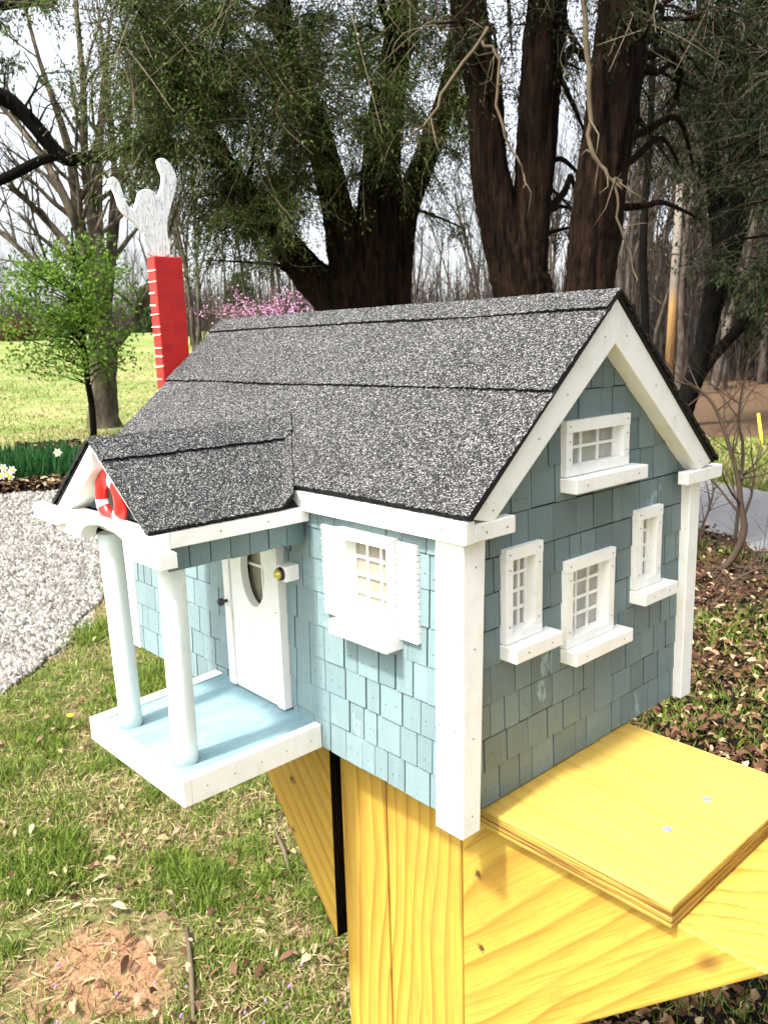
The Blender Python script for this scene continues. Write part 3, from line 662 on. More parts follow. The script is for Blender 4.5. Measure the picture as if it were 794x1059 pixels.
# ================================================================ GROUND
from mathutils import noise as mn
def inpoly(x, y, P):
    c = False; j = len(P)-1
    for i in range(len(P)):
        if (P[i][1] > y) != (P[j][1] > y) and x < (P[j][0]-P[i][0])*(y-P[i][1])/(P[j][1]-P[i][1])+P[i][0]: c = not c
        j = i
    return c
DRIVE = [(-2.2, -2.6), (-2.75, -.6), (-3.38, .48), (-3.75, .88), (-4.18, 1.23), (-4.88, 1.69), (-5.4, 2.6), (-5.2, 4.2), (-4.2, 6.0), (-4.6, 8.4), (-6.5, 6.6), (-7.9, 4.2), (-8.96, 3.0), (-9.4, 2.3), (-10.6, 1.2), (-12.5, -1.5), (-12, -4), (-5, -5)]
ROAD = [(-4.6, 6.2), (-3.6, 6.45), (-2.74, 5.95), (-1.87, 5.22), (-.6, 4.1), (1.5, 2.6), (4.5, 1.2), (5.5, 3.2), (2.5, 4.7), (-.3, 6.2), (-1.8, 7.1), (-2.83, 7.6), (-3.69, 8.0), (-4.5, 8.6)]
DC = (sum(p[0] for p in DRIVE)/len(DRIVE), sum(p[1] for p in DRIVE)/len(DRIVE))
def bearing(x, y):
    dx, dy = x-CP.x, y-CP.y; f = dx*-_sy+dy*_cy; r = dx*_cy+dy*_sy; return math.atan2(r, f)
def U2B(u): return math.atan((u-397)/FPX)
nr, na = 150, 200
ds = [.05*(3600/.05*.05)**0 for _ in range(1)]
rad_ = [0.25*(900/0.25)**(i/(nr-1)) for i in range(nr)]
V = []; lawn = []; lit = []; clay = []
def zones(x, y):
    d = math.hypot(x-CP.x, y-CP.y); b = bearing(x, y); n = mn.noise(Vector((x*.35, y*.35, 3)))*1.6
    L = min(max((d-10.5+n)/1.5, 0), 1) if b < 0 else min(max((d-8.0+n*.5)/1, 0), 1)
    T = 0
    if b > U2B(560):
        if d < 7: T = min(max((d-1.6)/.8, 0), 1)*.9
        if d > 12.3+n: T = min((d-12.3-n)/1.5, 1); 
    elif b > U2B(230) and d > 16: T = min((d-16)/4, 1)*.8
    c = max(0, 1-math.hypot(x+1.38, y-.12)/.34+.6*mn.noise(Vector((x*5, y*5, 8)))); c2 = max(0, 1-math.hypot(x+1.25, y-.95)/.35)*.7
    return L*(1-T), T, max(c, c2)
for r in rad_:
    for j in range(na):
        a = 2*PI*j/na; x = CP.x+r*math.cos(a); y = CP.y+r*math.sin(a)
        V.append((x, y, ground_h(x, y))); q = zones(x, y); lawn.append(q[0]); lit.append(q[1]); clay.append(q[2])
F = [(i*na+j, i*na+(j+1) % na, (i+1)*na+(j+1) % na, (i+1)*na+j) for i in range(nr-1) for j in range(na)]
V.append((CP.x, CP.y, GZ)); lawn.append(0); lit.append(0); clay.append(0); F0 = [(len(V)-1, (j+1) % na, j) for j in range(na)]
me = bpy.data.meshes.new('ground'); me.from_pydata(V, [], [f[::-1] if 0 else f for f in F]+[f[::-1] for f in F0])
for nm, arr in (('lawn', lawn), ('litter', lit), ('clay', clay)):
    a = me.attributes.new(nm, 'FLOAT', 'POINT'); a.data.foreach_set('value', np.array(arr, dtype=np.float32))
m = NT('ground_cover')
n1 = m.noise(2.2, 5, .6); n2 = m.noise(14, 6, .7); n3 = m.noise(70, 5, .7); n4 = m.noise(.45, 4, .6); n5 = m.noise(5, 4)
turf = m.mix(m.ramp(n2, [(.35, 0), (.62, 1)]), (.10, .08, .04), (.21, .165, .08))
turf = m.mix(m.ramp(n1, [(.42, 0), (.62, .75)]), turf, (.07, .115, .02))
turf = m.mix(m.ramp(n3, [(.5, 0), (.75, .6)]), turf, (.06, .035, .02))
lw = m.mix(m.ramp(n4, [(.35, 0), (.65, 1)]), (.085, .135, .024), (.19, .20, .075))
lw = m.mix(m.ramp(n5, [(.5, 0), (.72, .6)]), lw, (.21, .20, .085)); lw = m.mix(m.ramp(n2, [(.55, 0), (.75, .5)]), lw, (.07, .125, .018))
lt = m.mix(m.ramp(n2, [(.35, 0), (.65, 1)]), (.035, .018, .010), (.13, .08, .048)); lt = m.mix(m.ramp(n3, [(.35, .6), (.55, 0)]), lt, (.05, .03, .02))
lt = m.mix(m.ramp(n1, [(.55, 0), (.68, .6)]), lt, (.05, .08, .018))
cl = m.mix(m.ramp(n3, [(.3, 0), (.7, 1)]), (.17, .085, .042), (.34, .20, .115))
def soft(at_, nz, k=.5): return m.math('MULTIPLY_ADD', m.math('SUBTRACT', m.math('ADD', m.attr(at_), m.math('MULTIPLY', m.math('SUBTRACT', nz, .5), k)), .4), 4., .0, clamp=True)
c = m.mix(soft('lawn', n1), turf, lw); c = m.mix(soft('litter', n1), c, lt); c = m.mix(soft('clay', n2, 1.0), c, cl)
m.bump(m.mix(.5, n2, n3), .03, .8); M['ground'] = m.done(c, .95, .1)
me.materials.append(M['ground']); me.polygons.foreach_set('use_smooth', [True]*len(me.polygons)); me.update()
bm = bmesh.new(); bm.from_mesh(me); bmesh.ops.recalc_face_normals(bm, faces=bm.faces); bm.to_mesh(me); bm.free()
go = bpy.data.objects.new('ground', me); C.objects.link(go); tag(go, kind='structure')
def sheet(name, poly, mat, lift, step=.25):
    xs = [p[0] for p in poly]; ys = [p[1] for p in poly]; mb = MB()
    P = []
    for i in range(len(poly)):                       # ragged outline
        a, b = poly[i], poly[(i+1) % len(poly)]; k = max(1, int(math.hypot(a[0]-b[0], a[1]-b[1])/.12))
        for q in range(k):
            t = q/k; x = a[0]+(b[0]-a[0])*t; y = a[1]+(b[1]-a[1])*t
            P.append((x+.16*mn.noise(Vector((x*1.3, y*1.3, 1)))+.05*mn.noise(Vector((x*6, y*6, 2))), y+.16*mn.noise(Vector((x*1.3, y*1.3, 5)))))
    bm = bmesh.new(); vs = [bm.verts.new((x, y, 0)) for x, y in P]; f = bm.faces.new(vs); bmesh.ops.triangulate(bm, faces=[f])
    bmesh.ops.subdivide_edges(bm, edges=bm.edges[:], cuts=3, use_grid_fill=True)
    for v in bm.verts: v.co.z = ground_h(v.co.x, v.co.y)+lift
    bmesh.ops.recalc_face_normals(bm, faces=bm.faces)
    if sum(f.normal.z for f in bm.faces) < 0: bmesh.ops.reverse_faces(bm, faces=bm.faces)
    me = bpy.data.meshes.new(name); bm.to_mesh(me); bm.free(); me.materials.append(mat)
    o = bpy.data.objects.new(name, me); C.objects.link(o); return tag(o, kind='structure')
sheet('gravel_drive', DRIVE, M['gravel'], .006); sheet('road', ROAD, M['road'], .010)
# loose stones
def scatter(n, u0, u1, d0, d1, test, pw=1.0):
    out = []; b0, b1 = U2B(u0), U2B(u1)
    while len(out) < n:
        b = random.uniform(b0, b1); t = random.random(); d = d0*(d1/d0)**(t**pw)
        x = CP.x + d*(-_sy*math.cos(b)+_cy*math.sin(b)); y = CP.y + d*(_cy*math.cos(b)+_sy*math.sin(b))
        if test(x, y, d): out.append((x, y, d))
    return out
def in_drive(x, y): return inpoly(x, y, DRIVE)
pts = scatter(26000, -30, 175, 3.4, 11, lambda x, y, d: inpoly(x+.1*mn.noise(Vector((x*3, y*3, 0))), y, DRIVE))
OCT = np.array([(1, 0, 0), (0, 1, 0), (-1, 0, 0), (0, -1, 0), (0, 0, 1), (0, 0, -1)], float); OF = np.array([(0, 1, 4), (1, 2, 4), (2, 3, 4), (3, 0, 4), (1, 0, 5), (2, 1, 5), (3, 2, 5), (0, 3, 5)])
P = np.array([(x, y, ground_h(x, y)+.010) for x, y, d in pts]); n = len(P)
sc = rng.uniform(.010, .026, (n, 1, 1))*rng.uniform(.6, 1.25, (n, 1, 3)); ang = rng.uniform(0, 2*PI, n); tl = rng.uniform(-.5, .5, n)
R_ = np.zeros((n, 3, 3)); R_[:, 0, 0] = np.cos(ang); R_[:, 0, 1] = -np.sin(ang); R_[:, 1, 0] = np.sin(ang); R_[:, 1, 1] = np.cos(ang); R_[:, 2, 2] = 1; R_[:, 2, 0] = tl*.6
VV = (OCT[None]+rng.uniform(-.25, .25, (n, 6, 3)))*sc; VV = np.einsum('nij,nkj->nki', R_, VV)+P[:, None]
FF = (OF[None]+(np.arange(n)*6)[:, None, None]).reshape(-1, 3)
tag(npmesh('gravel_stones', VV.reshape(-1, 3), FF, M['pebble']), 'loose pale grey stones covering the gravel drive', 'gravel', kind='stuff')
# grass blades: each a bent strip of two quads
def blades(name, pts, hfun, mats, wfun, pick, lay=.35):
    n = len(pts); P = np.array([(x, y, ground_h(x, y)) for x, y, d in pts]); h = np.array([hfun(x, y, d) for x, y, d in pts])
    w = np.array([wfun(d) for x, y, d in pts]); a = rng.uniform(0, 2*PI, n); s = np.stack([np.cos(a), np.sin(a), np.zeros(n)], 1)
    b = rng.uniform(0, 2*PI, n); ln = rng.uniform(.05, 1, n)*lay*2; D = np.stack([np.cos(b)*ln, np.sin(b)*ln, np.ones(n)], 1); D /= np.linalg.norm(D, axis=1)[:, None]
    D2 = D.copy(); D2[:, 2] *= rng.uniform(.2, .8, n); D2 /= np.linalg.norm(D2, axis=1)[:, None]
    w3 = w[:, None]*s; m1 = P+D*h[:, None]*.55; t = m1+D2*h[:, None]*.5
    Vx = np.stack([P-w3*.5, P+w3*.5, m1+w3*.42, m1-w3*.42, t+w3*.06, t-w3*.06], 1).reshape(-1, 3)
    f = np.array([[0, 1, 2, 3], [3, 2, 4, 5]]); FF = (f[None]+(np.arange(n)*6)[:, None, None]).reshape(-1, 4)
    mi = np.repeat(np.array([pick(x, y, d) for x, y, d in pts]), 2)
    return npmesh(name, Vx, FF, mats, mi)
def clump(x, y, s=3.2): return mn.noise(Vector((x*s, y*s, 0)))+.6*mn.noise(Vector((x*s*3.1, y*s*3.1, 7)))
def turf_ok(x, y, d):
    if inpoly(x+.15*mn.noise(Vector((x*2, y*2, 0))), y, DRIVE) or  (-.28 < x < -.04 and .03 < y < .26): return False
    if math.hypot(x+1.38, y-.12) < .26+.2*mn.noise(Vector((x*5, y*5, 6))) and random.random() < .9: return False
    return clump(x, y)*.75 > random.uniform(-.75, .35)
def pick(x, y, d):
    c = clump(x, y)+random.uniform(-.35, .35)
    return 0 if c > -.05 else (1 if c > -.42 or random.random() < .25 else 2)
pts = scatter(120000, -160, 400, 1.15, 6.5, turf_ok, 1.0)
tag(blades('grass', pts, lambda x, y, d: random.uniform(.012, .042)*(1+max(0, clump(x, y))*1.3), [M['grass'], M['grass2'], M['straw']], lambda d: .0028+.0006*d, pick, .55),
    'patchy green and straw coloured grass below the porch', 'grass', kind='stuff')
pts = scatter(17000, -160, 420, 1.15, 5.5, lambda x, y, d: not in_drive(x, y) and (math.hypot(x+1.38, y-.12) > .25+.15*mn.noise(Vector((x*6, y*6, 2))) or random.random() < .3))
def lying(name, pts, lmin, lmax, wmin, wmax, mats, pickf, curl=.3, lift=.012):
    n = len(pts); P = np.array([(x, y, ground_h(x, y)+random.uniform(.003, lift)) for x, y, d in pts]); a = rng.uniform(0, 2*PI, n); z = rng.uniform(-curl, curl, n)
    D = np.stack([np.cos(a), np.sin(a), z], 1); S = np.stack([-np.sin(a), np.cos(a), rng.uniform(-curl, curl, n)*1.5], 1)
    l = rng.uniform(lmin, lmax, n)[:, None]; w = rng.uniform(wmin, wmax, n)[:, None]; up = np.array([0, 0, 1.])*w*curl
    A = P-D*l/2; B = P+D*l/2; Cc = P+S*w/2+up; E_ = P-S*w/2+up
    Vx = np.stack([A, P-D*l*.15+S*w*.5+up, P+D*l*.22+S*w*.4+up, B, P+D*l*.22-S*w*.4+up*.5, P-D*l*.15-S*w*.5+up], 1).reshape(-1, 3)
    f = np.array([[0, 1, 2, 5], [5, 2, 3, 4]]); FF = (f[None]+(np.arange(n)*6)[:, None, None]).reshape(-1, 4)
    return npmesh(name, Vx, FF, mats, np.repeat(np.array([pickf() for _ in pts]), 2))
tag(lying('straw_thatch', pts, .02, .07, .0018, .004, [M['straw'], M['litter_pale'], M['litter']], lambda: random.choice([0, 0, 0, 1, 2]), .25, .02), 'dry straw and thatch lying between the grass tufts', 'dead grass', kind='stuff')
pts = scatter(1000, -140, 420, 1.15, 5, lambda x, y, d: not in_drive(x, y) and mn.noise(Vector((x*1.6, y*1.6, 9)))+max(0, .5-math.hypot(x+1.2, y-.85)) > random.uniform(-.3, .7))
tag(lying('leaf_litter', pts, .015, .05, .006, .018, [M['litter'], M['litter_pale'], M['straw']], lambda: random.choice([0, 0, 1, 1, 2]), .5, .028), 'scattered brown and tan fallen leaves on the patchy grass', 'fallen leaves', kind='stuff')
def rt_ok(x, y, d): return not inpoly(x, y, ROAD)
pts = scatter(19000, 540, 850, 1.3, 7.5, rt_ok)
tag(lying('leaf_litter', pts, .015, .065, .008, .026, [M['litter'], M['litter_pale'], M['straw'], M['bark_dark']], lambda: random.choice([0, 0, 0, 0, 0, 0, 3, 3, 3, 3, 1, 2]), .5, .05), 'deep brown leaf litter to the right between house and road', 'fallen leaves', kind='stuff')
pts = scatter(15000, 560, 850, 1.5, 6.5, lambda x, y, d: rt_ok(x, y, d) and clump(x, y, 1.3) > random.uniform(-.1, .45))
tag(blades('grass', pts, lambda x, y, d: random.uniform(.025, .08), [M['grass'], M['grass2'], M['straw']], lambda d: .004+.0008*d, lambda x, y, d: random.choice([0, 0, 0, 1]), .5), 'small green grass patches growing through the leaf litter', 'grass', kind='stuff')
pts = scatter(9000, 690, 850, 8.2, 13, lambda x, y, d: rt_ok(x, y, d))
tag(blades('grass', pts, lambda x, y, d: random.uniform(.05, .12), [M['grass'], M['grass2'], M['straw']], lambda d: .02, lambda x, y, d: random.choice([0, 1, 1, 2]), .6), 'yellow green grass verge beyond the road', 'grass', kind='stuff')
pts = scatter(16000, -50, 330, 10.8, 45, lambda x, y, d: rt_ok(x, y, d) and not in_drive(x, y) and clump(x, y, .6) > random.uniform(-.6, .5))
tag(blades('grass', pts, lambda x, y, d: random.uniform(.03, .07)*(.6+d*.03), [M['grass'], M['grass2'], M['straw']], lambda d: .008+.001*d, lambda x, y, d: random.choice([0, 0, 1, 2, 2]) if clump(x, y, .25) > .05 else random.choice([1, 2, 2, 2]), .8), 'bright spring lawn on the left beyond the gravel drive', 'grass', kind='stuff')
# ================================================================ PLANTS
class Leaves:
    def __init__(s): s.P = []; s.D = []; s.L = []; s.W = []
    def add(s, p, d, l, w): s.P.append(tuple(p)); s.D.append(tuple(d)); s.L.append(l); s.W.append(w)
    def build(s, name, mat, parent):
        P = np.array(s.P); D = np.array(s.D); D /= np.linalg.norm(D, axis=1)[:, None]+1e-9; n = len(P)
        R = rng.normal(size=(n, 3)); S = np.cross(D, R); S /= np.linalg.norm(S, axis=1)[:, None]+1e-9
        L = np.array(s.L)[:, None]; W = np.array(s.W)[:, None]
        V = np.stack([P, P+D*L*.5+S*W*.5, P+D*L, P+D*L*.5-S*W*.5], 1).reshape(-1, 3); F = np.arange(n*4).reshape(-1, 4)
        V -= np.array(parent.location)
        return npmesh(name, V, F, mat, None, parent)
class TMB(MB):
    def build(s, name, mats, parent, **k):
        L = parent.location; s.v = [(a-L.x, b-L.y, c-L.z) for a, b, c in s.v]; return MB.build(s, name, mats, parent, **k)
def interp(pts, rad, n):
    """Catmull-like resample of a stem"""
    out, ro = [], []
    for i in range(len(pts)-1):
        p0, p1, p2, p3 = pts[max(i-1, 0)], pts[i], pts[i+1], pts[min(i+2, len(pts)-1)]
        for q in range(n):
            t = q/n; out.append(.5*((2*p1)+(p2-p0)*t+(2*p0-5*p1+4*p2-p3)*t*t+(3*p1-p0-3*p2+p3)*t**3)); ro.append(rad[i]+(rad[i+1]-rad[i])*t)
    out.append(pts[-1]); ro.append(rad[-1]); return out, ro
def rv(s=1): return Vector((random.gauss(0, 1), random.gauss(0, 1), random.gauss(0, 1)))*s
def pxstem(lst, d, rpx):
    """stem given by the places where it shows, all about d metres off"""
    P, R = [], []
    for k, q in enumerate(lst):
        dd = d if len(q) < 4 else q[3]; P.append(at(q[0], q[1], dd)); R.append(q[2]*dd/FPX)
    return P, R
def conifer(label, stems, clusters, base, leafmat, cat='cedar tree', group=None, bark='bark_cedar', ntw=9, nlf=26, leaf=(.034, .010), droop=.5, twmat='twig'):
    root = empty('cedar_tree', base); tag(root, label, cat, group); wood = TMB(); tw = TMB(); lv = Leaves(); allp = []
    for P, R in stems:
        p, r = interp(P, R, 14); wood.bark_tube(p, r, 34 if R[0] > .12 else 12, .075, seed=random.uniform(0, 50)); allp += [(a, b) for a, b in zip(p, r)]
    for (c, Rr, dens) in clusters:
        cand = sorted(allp, key=lambda q: (q[0]-c).length+.8*max(0, q[0].z-c.z+.0))[:8]; s, sr = random.choice(cand)
        L = (c-s).length; mid = (s+c)/2+Vector((0, 0, .12*L))+rv(.06*L); lr = min(sr*.5, .012+.014*L)
        p, r = interp([s, s.lerp(mid, .6)+rv(.03*L), mid, c+rv(.03*L)], [lr, lr*.75, lr*.55, lr*.2], 4); wood.tube(p, r, 5)
        for k in range(int(ntw*dens)):
            st = p[random.randint(int(len(p)*.75), len(p)-1)]; e = c+Vector((random.gauss(0, .5), random.gauss(0, .5), random.gauss(0, .4)))*Rr
            e.z -= droop*Rr*random.random(); m_ = (st+e)/2+rv(.12*Rr); m_.z += .1*Rr
            pp, rr = interp([st, m_, e], [.0042, .003, .0014], 3); tw.tube(pp, rr, 3, cap=False)
            for q in range(int(nlf*random.uniform(.5, 1.4))):
                t = random.random()**.8; b = pp[min(int(t*len(pp)), len(pp)-1)]+rv(.055*min(1, Rr*1.4)); d = (e-st).normalized()*.5+rv(.45)+Vector((0, 0, -droop))
                lv.add(b, d, leaf[0]*random.uniform(.6, 1.6), leaf[1]*random.uniform(.7, 1.5))
    wood.build('trunk', M[bark], root, smooth=True); tw.build('twigs', M[twmat], root); 
    if lv.P: lv.build('crown', M[leafmat], root)
    return root
def region(u0, u1, w0, w1, d0, d1, n, R, dens=1):
    return [(at(random.uniform(u0, u1), random.uniform(w0, w1), random.uniform(d0, d1)), R*random.uniform(.7, 1.3), dens) for _ in range(n)]
# --- cedar with the leaning, spreading stems behind the ridge
d = 6.6; b = on_ground(375, d)
A = [pxstem([(372, 470, 30.4), (362, 330, 27.4), (318, 280, 18.2), (275, 228, 12.2), (235, 170, 8.4), (205, 110, 5.3)], d, 0),
     pxstem([(372, 470, 30.4), (372, 320, 28.9), (352, 230, 16.7), (332, 150, 12.9), (300, 60, 9.1), (280, -60, 6.8)], d, 0),
     pxstem([(380, 470, 30.4), (388, 320, 28.9), (392, 220, 21.3), (398, 120, 16.7), (415, 20, 13.7), (425, -120, 9.1)], d, 0),
     pxstem([(385, 470, 28.9), (402, 320, 21.3), (418, 220, 12.9), (448, 140, 10.6), (470, 60, 8.4), (478, -60, 6.1)], d, 0)]
cl = region(115, 240, -20, 90, 5.4, 6.8, 24, .5, 1.4)+region(112, 210, 60, 180, 5.6, 6.8, 15, .42, 1.3)+region(200, 330, -20, 220, 5.6, 7.2, 34, .48, 1.2)+region(300, 490, -30, 150, 5.6, 7.6, 34, .5, 1.1)+region(330, 500, 130, 260, 6.8, 8, 9, .36, .8)
cl += region(190, 300, 190, 285, 5.6, 6.8, 9, .30, .9)+region(300, 400, 120, 230, 5.8, 7, 7, .3, .6)+region(60, 480, -330, -60, 4.6, 7.6, 26, .8, 1.0)
conifer('broad cedar with several spreading stems directly behind the roof, drooping green sprays on its left', A, cl, b, 'leaf_cedar', group='cedars behind the house', ntw=15, nlf=88, leaf=(.025, .0078))
# --- twin-stemmed cedar
d = 5.6; b = on_ground(538, d)
Bs = [pxstem([(545, 520, 39.6), (541, 345, 32.7), (534, 285, 28.4), (516, 225, 19.8), (505, 165, 17.2), (500, 90, 16.3), (486, 20, 17.2), (478, -80, 14.6), (470, -260, 10.3)], d, 0),
      pxstem([(552, 520, 34.4), (546, 345, 25.8), (545, 285, 20.6), (551, 210, 17.2), (556, 130, 18.1), (563, 40, 18.9), (570, -80, 15.5), (580, -260, 10.3)], d, 0)]
cl = region(440, 600, -60, 40, 4.8, 6.2, 14, .4, .8)+region(450, 640, 40, 250, 6.4, 7.8, 20, .36, .8)+region(380, 640, -420, -100, 4.4, 6.6, 30, .85, 1.1)
conifer('twin stemmed cedar with reddish brown bark behind the ridge', Bs, cl, b, 'leaf_cedar_dark', group='cedars behind the house', ntw=9, nlf=52, leaf=(.026, .008))
d = 5.2; b = on_ground(600, d)
Cs = [pxstem([(592, 520, 29.9), (604, 345, 25.5), (610, 285, 22.9), (618, 215, 23.8), (630, 130, 23.8), (641, 50, 22.9), (649, -30, 22.0), (660, -200, 15.8)], d, 0)]
cl = region(600, 760, -60, 30, 4.4, 6, 14, .4, .9)+region(630, 740, 20, 240, 6, 7.6, 12, .36, .7)+region(520, 780, -420, -100, 4.3, 6.4, 26, .85, 1.1)
conifer('single thick dark cedar trunk leaning right above the gable peak', Cs, cl, b, 'leaf_cedar_dark', group='cedars behind the house', ntw=9, nlf=52, leaf=(.026, .008))
# --- darker trees on the right
d = 15; b = on_ground(704, d)
Ds = [pxstem([(698, 455, 9), (706, 425, 10), (722, 378, 9), (735, 325, 9), (752, 255, 12), (768, 170, 13), (778, 60, 10), (785, -60, 7)], d, 0),
      pxstem([(712, 408, 5), (735, 372, 5), (765, 338, 5), (800, 300, 5), (840, 250, 4)], d, 0),
      pxstem([(748, 270, 8), (738, 180, 7), (730, 90, 6), (725, -20, 4)], d, 0)]
cl = region(690, 810, 40, 200, 13.5, 16.5, 26, .8, 1.2)+region(735, 820, 270, 345, 13.5, 16, 12, .6, 1.2)+region(655, 740, 60, 230, 13.5, 16, 9, .6, .7)+region(680, 830, -120, 60, 13, 17, 16, 1.0, 1)
conifer('dark leaning tree at the right edge, its trunk slanting up from behind the gable', Ds, cl, b, 'leaf_cedar_dark', bark='bark_dark', ntw=11, nlf=24, leaf=(.10, .024), twmat='twig_brown')
d = 12; b = on_ground(668, d)
Es = [pxstem([(667, 430, 4), (667, 330, 4), (665, 250, 3.6), (671, 150, 3), (676, 40, 2.5)], d, 0)]
conifer('slim straight dark tree between the gable peak and the leaning tree', Es, region(640, 720, 20, 190, 11, 13, 8, .4, .6), b, 'leaf_cedar_dark', bark='bark_dark', ntw=7, nlf=12, leaf=(.09, .02), twmat='twig_brown')
# --- tree outside the frame on the right with boughs reaching in
d = 7; b = on_ground(930, d)
Gs = [pxstem([(930, 460, 30), (925, 300, 26), (915, 150, 22), (905, 0, 18), (900, -150, 12)], d, 0), pxstem([(915, 130, 9), (850, 50, 8), (790, 55, 6), (730, 20, 4)], d, 0)]
cl = region(650, 830, -30, 120, 6, 7.6, 20, .42, .9)+region(720, 830, 120, 290, 6.4, 7.8, 10, .35, .7)
conifer('dark boughs of a cedar reaching in at the upper right corner', Gs, cl, b, 'leaf_cedar_dark', ntw=10, nlf=52, leaf=(.030, .009))
for k_, (x_, y_) in enumerate(((4.2, 1.0), (4.6, 4.6), (2.2, 6.9))):  # out-of-view cedars added to keep sky light off the gable wall
    b = Vector((x_, y_, GZ)); st = [([b, b+Vector((.05, 0, 1.5)), b+Vector((0, .1, 3.5)), b+Vector((.1, 0, 6))], [.22, .18, .13, .05])]
    cl = [(b+Vector((random.gauss(0, .9), random.gauss(0, .9), random.uniform(.9, 6.2))), .8, 1) for _ in range(46)]
    conifer(('unseen dense cedar added beside the plank end to block sky light', 'unseen dense cedar added farther along the road to block sky light', 'unseen dense cedar added across the road bend to block sky light')[k_], st, cl, b, 'leaf_cedar_dark', ntw=8, nlf=22, leaf=(.13, .05), droop=.4)
# --- long bare hanging branches in front of the trunks
for k, (lab, st) in enumerate((('pale bare branch hanging in front of the dark right trunk', [(596, -60, 2.6), (604, 20, 2.6), (609, 90, 2.4), (611, 150, 2.2), (628, 182, 1.8), (645, 194, 1.2)]),
                 ('thin pale branch trailing down beside the ridge peak', [(645, 194, 1.3), (634, 186, 1.3), (640, 225, 1.1), (652, 262, .9), (660, 292, .6)]),
                 ('pale curved branch crossing the twin stemmed cedar', [(498, 40, 1.6), (515, 60, 1.6), (513, 100, 1.5), (524, 140, 1.3), (538, 170, 1.0), (543, 196, .7)]),
                 ('pale bough curving across the top above the ridge', [(505, 28, 1.6), (470, 75, 1.8), (445, 120, 1.5), (415, 150, 1.0)]))):
    P, R = pxstem(st, 4.9, 0); p, r = interp(P, R, 4); o = MB(); o.tube([a+rv(.008) for a in p], r, 6)
    for q in range(4):
        i = random.randint(2, len(p)-2); e = p[i]+Vector((random.uniform(-.2, .2), random.uniform(-.2, .2), random.uniform(-.25, .05))); o.tube([p[i], (p[i]+e)/2+rv(.03), e], [r[i]*.5, r[i]*.35, .001], 4)
    tag(o.build('hanging_branch', M['twig'], smooth=True), lab, 'branch', 'bare branches hanging from the cedars')
# --- bough from outside on the left
d = 14; b = on_ground(-430, d)
Hs = [pxstem([(-430, 520, 34), (-410, 300, 28), (-380, 120, 24), (-360, -60, 18)], d, 0), pxstem([(-385, 190, 16), (-90, 110, 10), (-10, 98, 8), (25, 118, 7), (60, 158, 6), (80, 166, 4), (125, 158, 2.5)], d, 0),
      pxstem([(-390, 240, 12), (-80, 215, 6), (0, 186, 4), (50, 163, 4), (90, 160, 3), (150, 150, 1.5)], d, 0), pxstem([(-370, 60, 12), (-60, 20, 6), (0, 5, 4), (60, 2, 2)], d, 0)]
cl = region(-30, 60, -10, 22, 13, 15, 6, .5, 1)+region(-60, 20, 60, 90, 13, 15, 3, .4, 1)+region(20, 130, 60, 110, 13, 15, 4, .5, .4)
conifer('dark boughs reaching in from the left over the bare maple', Hs, cl, b, 'leaf_cedar', bark='bark_dark', ntw=9, nlf=26, leaf=(.08, .022))
# --- bare deciduous trees
def bare(mb, p, dr, L, r, lev, mx, spread=.5, grav=.0, kids=5, sides=(8, 6, 4, 3, 3)):
    n = 5 if lev < 2 else 3; pts = [p.copy()]; rr = [r]; dcur = dr.normalized()
    for i in range(n):
        dcur = (dcur+rv(.10+.03*lev)+Vector((0, 0, .06-grav))).normalized(); pts.append(pts[-1]+dcur*(L/n)); rr.append(r*(1-(i+1)/n*.72))
    mb.tube(pts, rr, sides[lev], cap=False)
    if lev >= mx: return
    for k in range(kids):
        t = random.uniform(.25, 1) if lev else random.uniform(.3, 1); i = min(int(t*n), n-1); q = pts[i].lerp(pts[i+1], t*n-i); loc = (pts[i+1]-pts[i]).normalized()
        pr_ = loc.orthogonal().normalized(); pr_.rotate(Matrix.Rotation(random.uniform(0, 2*PI), 3, loc)); nd = (loc*(1-spread*.6)+pr_*spread+Vector((0, 0, .15))).normalized()
        bare(mb, q, nd, L*random.uniform(.42, .68), rr[i]*random.uniform(.4, .6), lev+1, mx, spread, grav, kids, sides)
d = 18.5; b = on_ground(107, d); t = empty('bare_tree', b); tag(t, 'large bare tree with many upright limbs on the lawn at left', 'tree'); mb = TMB()
P, R = pxstem([(109, 448, 19), (107, 430, 14.5), (106, 395, 13), (107, 360, 13), (104, 330, 12)], d, 0); p, r = interp(P, R, 5); mb.tube(p, r, 16, wob=.05)
limbs = [[(104, 345, 8), (92, 290, 7), (82, 230, 6), (70, 150, 4), (40, 60, 2), (20, -20, 1)], [(105, 350, 8), (103, 280, 7), (100, 210, 5.5), (104, 130, 3.5), (112, 40, 2)], [(106, 350, 7), (112, 290, 6), (120, 220, 4.5), (128, 160, 3), (138, 90, 2)],
         [(108, 372, 6), (122, 352, 5.5), (140, 330, 4), (158, 290, 3), (175, 240, 2), (190, 190, 1)], [(104, 340, 6), (88, 260, 5), (60, 190, 4), (20, 130, 2.5), (-20, 90, 1)], [(100, 350, 5), (70, 300, 4), (35, 270, 3), (0, 240, 2), (-40, 220, 1)],
         [(106, 330, 6), (96, 240, 5), (88, 170, 4), (86, 90, 3), (78, 0, 2)], [(104, 340, 5), (80, 270, 4), (50, 230, 3), (10, 190, 2)], [(107, 330, 5), (114, 250, 4), (118, 170, 3), (110, 80, 2), (100, 0, 1)]]
for L in limbs:
    L = [(a, w_, c, d+random.uniform(-.8, .8) if i else d) for i, (a, w_, c) in enumerate(L)]; P, R = pxstem(L, d, 0); p, r = interp(P, R, 4); mb.tube(p, r, 8, wob=.04)
    for k in range(9):
        i = random.randint(5, len(p)-2); dd = (p[i+1]-p[i]).normalized()+rv(.45)+Vector((0, 0, .25)); bare(mb, p[i], dd, random.uniform(1.0, 2.2), r[i]*.5, 2, 4, .5, 0, 4, (8, 6, 4, 3, 3))
